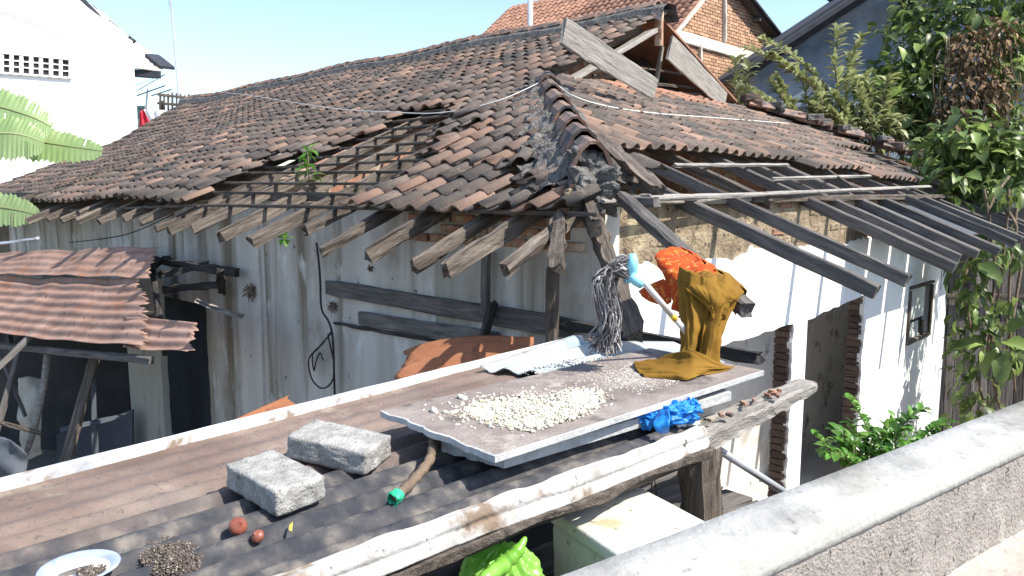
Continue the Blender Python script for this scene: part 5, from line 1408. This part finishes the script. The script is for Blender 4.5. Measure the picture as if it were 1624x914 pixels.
banana_leaf(bn, [P(-150, 160, 10.2), P(-40, 162, 10.2), P(40, 182, 10.1), P(82, 202, 10.1)], .28, 130, .1, .05, yv)
banana_leaf(bn, [P(-150, 215, 10.4), P(-20, 212, 10.4), P(80, 228, 10.3), P(162, 240, 10.2)], .26, 150, .1, .04, yv)
banana_leaf(bn, [P(-150, 225, 9.9), P(-60, 215, 9.9), P(20, 212, 9.8), P(70, 226, 9.8)], .32, 130, .2, .06, yv)
banana_leaf(bn, [P(-120, 320, 9.6), P(-40, 325, 9.6), P(20, 332, 9.5), P(62, 342, 9.4)], .22, 100, .1, .04, yv)
# ================================================================ background buildings
# white house, far left: wall facing the sun, in the plane a = 26 of the house frame
wb = thing('white_building', 'tall bright white building with a latticed vent band at the far left', 'building', H(26, 4, zfloor()))
A = 26
def wa(px, py, a=A): return wallR(px, py, a)
grid_wall('wall', [wa(-260, 330), wa(-260, -60), wa(110, -18), wa(135, 0), wa(172, 27), wa(210, 62), wa(219, 215), wa(222, 330)], UU * .2, M['white_far'], wb)
beam('roof_edge', wa(60, -56, A + .02), wa(214, 66, A + .02), .12, .05, M['dark_trim'], wb, seed=700, rough=.02, up=-UU)
# vent band: near-black sheet painting the shade of its openings, mullions in front
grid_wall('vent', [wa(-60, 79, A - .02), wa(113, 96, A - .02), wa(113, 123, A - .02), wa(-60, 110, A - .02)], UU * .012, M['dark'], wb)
vb = D.objects['vent']
for i in range(12):
    x = -60 + i * 15.6
    y0 = 79 + (x + 60) * 17 / 173; y1 = 110 + (x + 60) * 13 / 173
    beam('mullion', wa(x, y0, A - .06), wa(x, y1, A - .06), .10, .11 if i % 2 else .05, M['white_far'], vb, seed=i, up=-UU, rough=.002)
for f_ in (.33, .66):
    beam('crossbar', wa(-60, 79 + 31 * f_, A - .05), wa(113, 96 + 27 * f_, A - .05), .035, .05, M['white_far'], vb, seed=1, up=-UU, rough=.002)
for (x0, y0, x1, y1) in ((-60, 78, 114, 95), (-60, 111, 114, 124)):
    beam('frame', wa(x0, y0, A - .08), wa(x1, y1, A - .08), .05, .07, M['white_far'], vb, seed=3, up=-UU, rough=.002)
# little eave roof past its corner
e0, e1, e2, e3 = wa(207, 64, A - .4), wa(256, 104, A - .6), wa(262, 112, A - 3.2), wa(214, 108, A - 3.4)
corrugated('eave_roof', P(204, 60, 27.5), P(262, 104, 28), P(254, 114, 25.6), P(206, 108, 25.2), 8, .03, M['concrete_pale'], wb, 12, 8, thick=.05)
beam('eave_board', P(241, 88, 27), P(266, 108, 26.2), .5, .1, M['dark_trim'], wb, seed=5)
beam('eave_board', P(208, 116, 25.4), P(255, 119, 25.6), .1, .24, M['dark_trim'], wb, seed=6)
# antenna mast
ant = thing('antenna_mast', 'thin guyed antenna mast standing in the sky left of centre', 'mast', Vector((-13.2, 30, 0)))
def pb(px, py, d_): return P(px, py, d_)
mb = MB(); top = pb(267, -30, 30); bot = pb(284, 160, 30); bot2 = Vector((bot.x + .5, 30, 0))
mb.tube([bot2, bot, top], .03, 5); mb.build('pole', M['metal'], ant)
mb = MB(); mb.tube([top, pb(270, 80, 30), pb(279, 160, 30)], .008, 4); mb.tube([top, pb(279, 60, 30), pb(289, 160, 30)], .008, 4)
mb.build('stay_wire', M['metal'], ant)
ant2 = thing('tv_aerial', 'short aerial with long crossbars above the laundry', 'aerial', pb(232, 150, 27))
mb = MB(); mb.tube([pb(230, 190, 27), pb(234, 142, 27)], .03, 5); mb.build('pole', M['metal'], ant2)
mb = MB(); mb.tube([pb(217, 152, 27), pb(262, 136, 27)], .02, 4); mb.tube([pb(218, 144, 26.6), pb(262, 118, 26.6)], .012, 4); mb.tube([pb(240, 152, 27), pb(272, 142, 27)], .02, 4); mb.build('crossbar', M['dark_trim'], ant2)
# laundry and clutter behind the far end of the roof
px_patch('red_laundry', [[(222, 178, 24.5), (231, 172, 24.5)], [(220, 206, 24.5), (244, 206, 24.5)]], 10, 14, M['red_cloth'], 'red cloth hung out behind the roof at far left', 'laundry', .03, 3, lambda u, v: .05 * math.sin(u * 14), .02)
px_patch('white_laundry', [[(228, 174, 24.3), (264, 175, 24.3)], [(240, 196, 24.3), (262, 188, 24.3)], [(246, 204, 24.3), (250, 204, 24.3)]], 14, 14, M['white_cloth'], 'white cloth hung beside the red one behind the roof', 'laundry', .03, 3, lambda u, v: .04 * math.sin(u * 18), .02)
mb = MB(); mb.tube([pb(219, 172, 24.5), pb(270, 178, 24.5)], .02, 4); tag(mb.build('clothes_line', M['dark_trim'], None), 'dark line carrying the red and white laundry', 'clothes line')
tag(grid_wall('teal_sheet', [pb(217, 168, 26), pb(230, 168, 26), pb(228, 212, 26), pb(219, 212, 26)], (0, .1, 0), M['teal'], None), 'dark teal panel beside the red laundry', 'panel')
rk = thing('railing', 'weathered timber railing with uprights at the far end of the roof', 'railing', Vector((-10.6, 25, 0)))
for i in range(8): beam('picket', pb(254 + i * 6.5, 148 + rr.uniform(-2, 5), 25), pb(254 + i * 6.5, 182, 25), .05, .06, M['old_wood'], rk, seed=i, up=Vector((0, 1, 0)))
beam('rail', pb(250, 150, 25), pb(302, 156, 25), .06, .08, M['old_wood'], rk, seed=19); beam('rail', pb(250, 164, 24.9), pb(302, 168, 24.9), .06, .08, M['old_wood'], rk, seed=20)
for px_ in (256, 298): beam('post', Vector((pb(px_, 160, 25).x, 25.1, 0)), pb(px_, 160, 25.1), .1, .1, M['old_wood'], rk, seed=21, up=Vector((0, 1, 0)))
# roof pole above the ridge
mb = MB(); q = pb(841, 60, 12.5); mb.tube([Vector((q.x, 12.5, 2.0)), pb(841, -25, 12.5)], .045, 10)
tag(mb.build('roof_pipe', M['metal'], None, True), 'grey metal pipe standing up behind the ridge', 'pipe')

# brick gable house behind
bh = thing('brick_house', 'unplastered brick gable house with pale concrete beams and red tile roof', 'house', H(8, 16, zfloor()))
BA = 8.0
def ba(px, py, a=BA): return wallR(px, py, a)
apex = ba(1148, -42); eL = ba(1052, 72); eR = ba(1236, 66)
grid_wall('wall', [ba(1040, 320), ba(1052, 74), ba(1148, -40), ba(1232, 66), ba(1240, 320)], UU * .2, M['joint'], bh)
# its bricks: laid in courses over the visible part of the gable
fb = D.meshes.new('brick')
bm = bmesh.new(); bmesh.ops.create_cube(bm, size=1)
for v in bm.verts: v.co = Vector((v.co.x * .215, v.co.y * .06, v.co.z * .062))
bm.to_mesh(fb); bm.free(); fb.materials.append(M['brick_far'])
poly = [(1056, 70), (1148, -36), (1230, 64), (1226, 190), (1080, 190)]
bl_ = []
p0 = ba(1056, 190); a_, b0_, z0_ = hab(p0)
for r_ in range(70):
    for c_ in range(50):
        q = H(BA - .01, b0_ - .3 + c_ * .27 + (r_ % 2) * .135, z0_ - .3 + r_ * .088)
        px, py, f = to_px(q)
        if inside((px, py), poly): bl_.append((abs(px - 1120) + abs(py - 60) * .5, q))
bl_.sort(key=lambda z: z[0])
for _, q in bl_[:300]: put('brick', fb, bh, axes(VV, -UU, ZZ, q + ZZ * rr.uniform(-.003, .003) + UU * rr.uniform(-.006, .006)))
vs = []; fs = []
for _, q in bl_[300:]:
    k = len(vs); mt = axes(VV, -UU, ZZ, q + UU * rr.uniform(-.006, .006)); vs += [tuple(mt @ v.co) for v in fb.vertices]; fs += [tuple(k + i for i in p.vertices) for p in fb.polygons]
me = D.meshes.new('brickwork'); me.from_pydata(vs, [], fs); me.materials.append(M['brick_far']); me.update(); put('brickwork', me, bh)['kind'] = 'stuff'
beam('concrete_beam', ba(1058, 52, BA - .06), ba(1215, 98, BA - .06), .08, .26, M['concrete_pale'], bh, seed=801, rough=.006)
beam('concrete_column', ba(1147, -30, BA - .05), ba(1147, 68, BA - .05), .06, .17, M['concrete_pale'], bh, seed=802, up=-UU, rough=.006) 
beam('concrete_column', ba(1109, 70, BA - .05), ba(1110, 150, BA - .05), .06, .16, M['concrete_pale'], bh, seed=803, up=-UU, rough=.006)
# roof planes
ap = ba(1148, -46, BA - .7); lv = ba(1048, 76, BA - .7); rv_ = ba(1240, 62, BA - .9)
beam('verge_board', ba(1120, -6, BA - .25), ba(1060, 68, BA - .25), .05, .12, M['concrete_pale'], bh, seed=804, up=-UU)
grid_wall('roof_deck', [ba(1148, -50, BA - .2), ba(1050, 72, BA - .2), ba(1050, 72, BA - .2) + UU * 7, ba(1148, -50, BA - .2) + UU * 7], (0, 0, -.08), M['tile_red'], bh)
rtop = ba(1150, -52, BA - .3); rbot = ba(1240, 62, BA - .3)
grid_wall('roof_overhang', [rtop, rbot, rbot + UU * 6, rtop + UU * 6], (0, 0, -.07), M['dark_wood'], bh)
beam('verge_board', rtop, rbot, .05, .2, M['dark_trim'], bh, seed=805, up=-UU)
for i in range(3): beam('purlin', rtop.lerp(rbot, .3 + i * .3) - ZZ * .16, rtop.lerp(rbot, .3 + i * .3) - ZZ * .16 + UU * 1.2, .06, .1, M['dark_wood'], bh, seed=810 + i)
# its tiles
o0 = ba(1148, -50, BA - .2); dn = (ba(1050, 72, BA - .2) - o0); Ls = dn.length; y_ = -dn.normalized(); x_ = -UU; z_ = x_.cross(y_).normalized()
if z_.z < 0: x_ = UU.copy(); z_ = x_.cross(y_).normalized()
v0_, f0_ = TV[0]
tl_ = []
for r_ in range(int(Ls / .24) + 2):
    for c_ in range(36):
        q = o0 - y_ * (r_ * .24 - .1) + UU * (c_ * .2 + .05) + z_ * .03
        px, py, f = to_px(q)
        if py > -30: tl_.append((f, q))
tl_.sort(key=lambda z: z[0])
tred = TMR[0]
for _, q in tl_[:300]:
    put('roof_tile', tred, bh, axes(x_, y_, z_, q + z_ * rr.uniform(-.004, .008)))
vs = []; fs = []
for _, q in tl_[300:]:
    k = len(vs); mt = axes(x_, y_, z_, q + z_ * rr.uniform(-.004, .008)); vs += [tuple(mt @ Vector(v)) for v in v0_]; fs += [tuple(k + i for i in p) for p in f0_]
if vs:
    me = D.meshes.new('roof_tiles'); me.from_pydata(vs, [], fs); me.materials.append(M['tile_red']); me.update(); put('roof_tiles', me, bh)['kind'] = 'stuff'

# blue-grey house at the right back
gh = thing('blue_house', 'blue-grey rendered house with a dark sloping verge behind the trees', 'house', Vector((9, 16, 0)))
def gp_(px, py, d_=15.5): return P(px, py, d_)
grid_wall('wall', [gp_(1196, 330), gp_(1196, 108), gp_(1395, -40), gp_(1520, -130), gp_(1760, 60), gp_(1760, 400)], (0, .3, 0), M['blue_wall'], gh)
q0_, q1_ = gp_(1178, 116, 15.3), gp_(1400, -30, 15.3)
q1_ = q0_ + (q1_ - q0_) * 1.56
beam('verge_board', q0_, q1_, .06, .28, M['dark_trim'], gh, seed=850, up=ZZ)
dirn = (q1_ - q0_)
qa_, qb_ = gp_(1515, -122, 15.3), gp_(1790, 70, 15.3)
grid_wall('roof_overhang', [qa_ - Vector((0, .6, 0)), qb_ - Vector((0, .6, 0)), qb_ + Vector((0, 6, 0)), qa_ + Vector((0, 6, 0))], (0, 0, .1), M['dark_trim'], gh)
grid_wall('roof_overhang', [q0_ - Vector((0, .6, 0)), q1_ - Vector((0, .6, 0)), q1_ + Vector((0, 6, 0)), q0_ + Vector((0, 6, 0))], (0, 0, .1), M['dark_trim'], gh)
grid_wall('eave_return', [gp_(1440, -20, 14.6), gp_(1500, -20, 14.6), gp_(1500, 16, 14.6), gp_(1462, 10, 14.6)], (0, .6, 0), M['dark_trim'], gh)
# dark lean-to beyond the white wall, right edge
ls = thing('dark_shed', 'dark board shed behind the hanging vine beyond the white wall', 'shed', Vector((6.2, 10.0, 0)))
for i in range(13):
    x = 1500 + i * 14
    beam('board', Vector((P(x, 500, 9.6).x, 9.6, 0)), P(x, 375, 9.6), .04, .11, M['dark_wood' if i % 3 else 'char'], ls, seed=860 + i, up=Vector((1, 0, 0)) * 1.0)
beam('rail', P(1500, 470, 9.5), P(1700, 470, 9.5), .06, .06, M['old_wood'], ls, seed=890)
grid_wall('back_panel', [P(1495, 330, 9.75), P(1760, 330, 9.75), Vector((P(1760, 500, 9.75).x, 9.75, 0)), Vector((P(1495, 500, 9.75).x, 9.75, 0))], (0, .06, 0), M['dark'], ls)  # near-black panel, shade of the space beyond the wall put into its colour
mb = MB(); mb.box(P(1612, 372, 8.9), Vector((1, 0, 0)), Vector((0, 1, 0)), ZZ, .16, .03, .02); mb.box(P(1596, 380, 8.9), Vector((1, 0, 0)), Vector((0, 1, 0)), ZZ, .018, .03, .08)
tag(mb.build('blue_bracket', mat('blue_paint', [(.03, .18, .45), (.05, .25, .55)], 5), None), 'small blue painted bracket on the lower right rafters', 'bracket')
# ================================================================ ropes and wires
def wire(name, pts_, r_, m, label, cat='wire'):
    mb = MB(); mb.tube(spline(pts_, 60), r_, 5); return tag(mb.build(name, M[m], None, True), label, cat)
wire('white_rope', [P(266, 118, 22), P(330, 142, 18.8), onL(400, 152, .09), onL(520, 171, .08), onL(620, 178, .07), onL(700, 179, .07), onL(790, 160, .08), P(866, 126, 7.2)], .005, 'rope', 'white rope sagging across the roof to the top of the hip ridge', 'rope')
wire('white_rope', [P(872, 124, 7.3), onR(905, 150, .09), onR(960, 168, .07), onR(1040, 180, .06), onR(1120, 186, .06), onR(1250, 196, .06)], .005, 'rope', 'white rope lying over the right roof slope below the gablet', 'rope')
wire('overhead_wire', [P(-60, -6, 14), P(60, 42, 16), P(200, 92, 21)], .008, 'cable', 'black overhead wire crossing in front of the white building')
wire('overhead_wire', [P(80, 190, 16), P(150, 160, 18), P(262, 118, 22)], .006, 'cable', 'thin lower wire sloping up across the white building')
wire('wall_wire', [P(110, 385, 8.2), P(200, 372, 8.0), P(275, 340, 7.9)], .006, 'cable', 'thin wire under the eave above the rusty sheets')
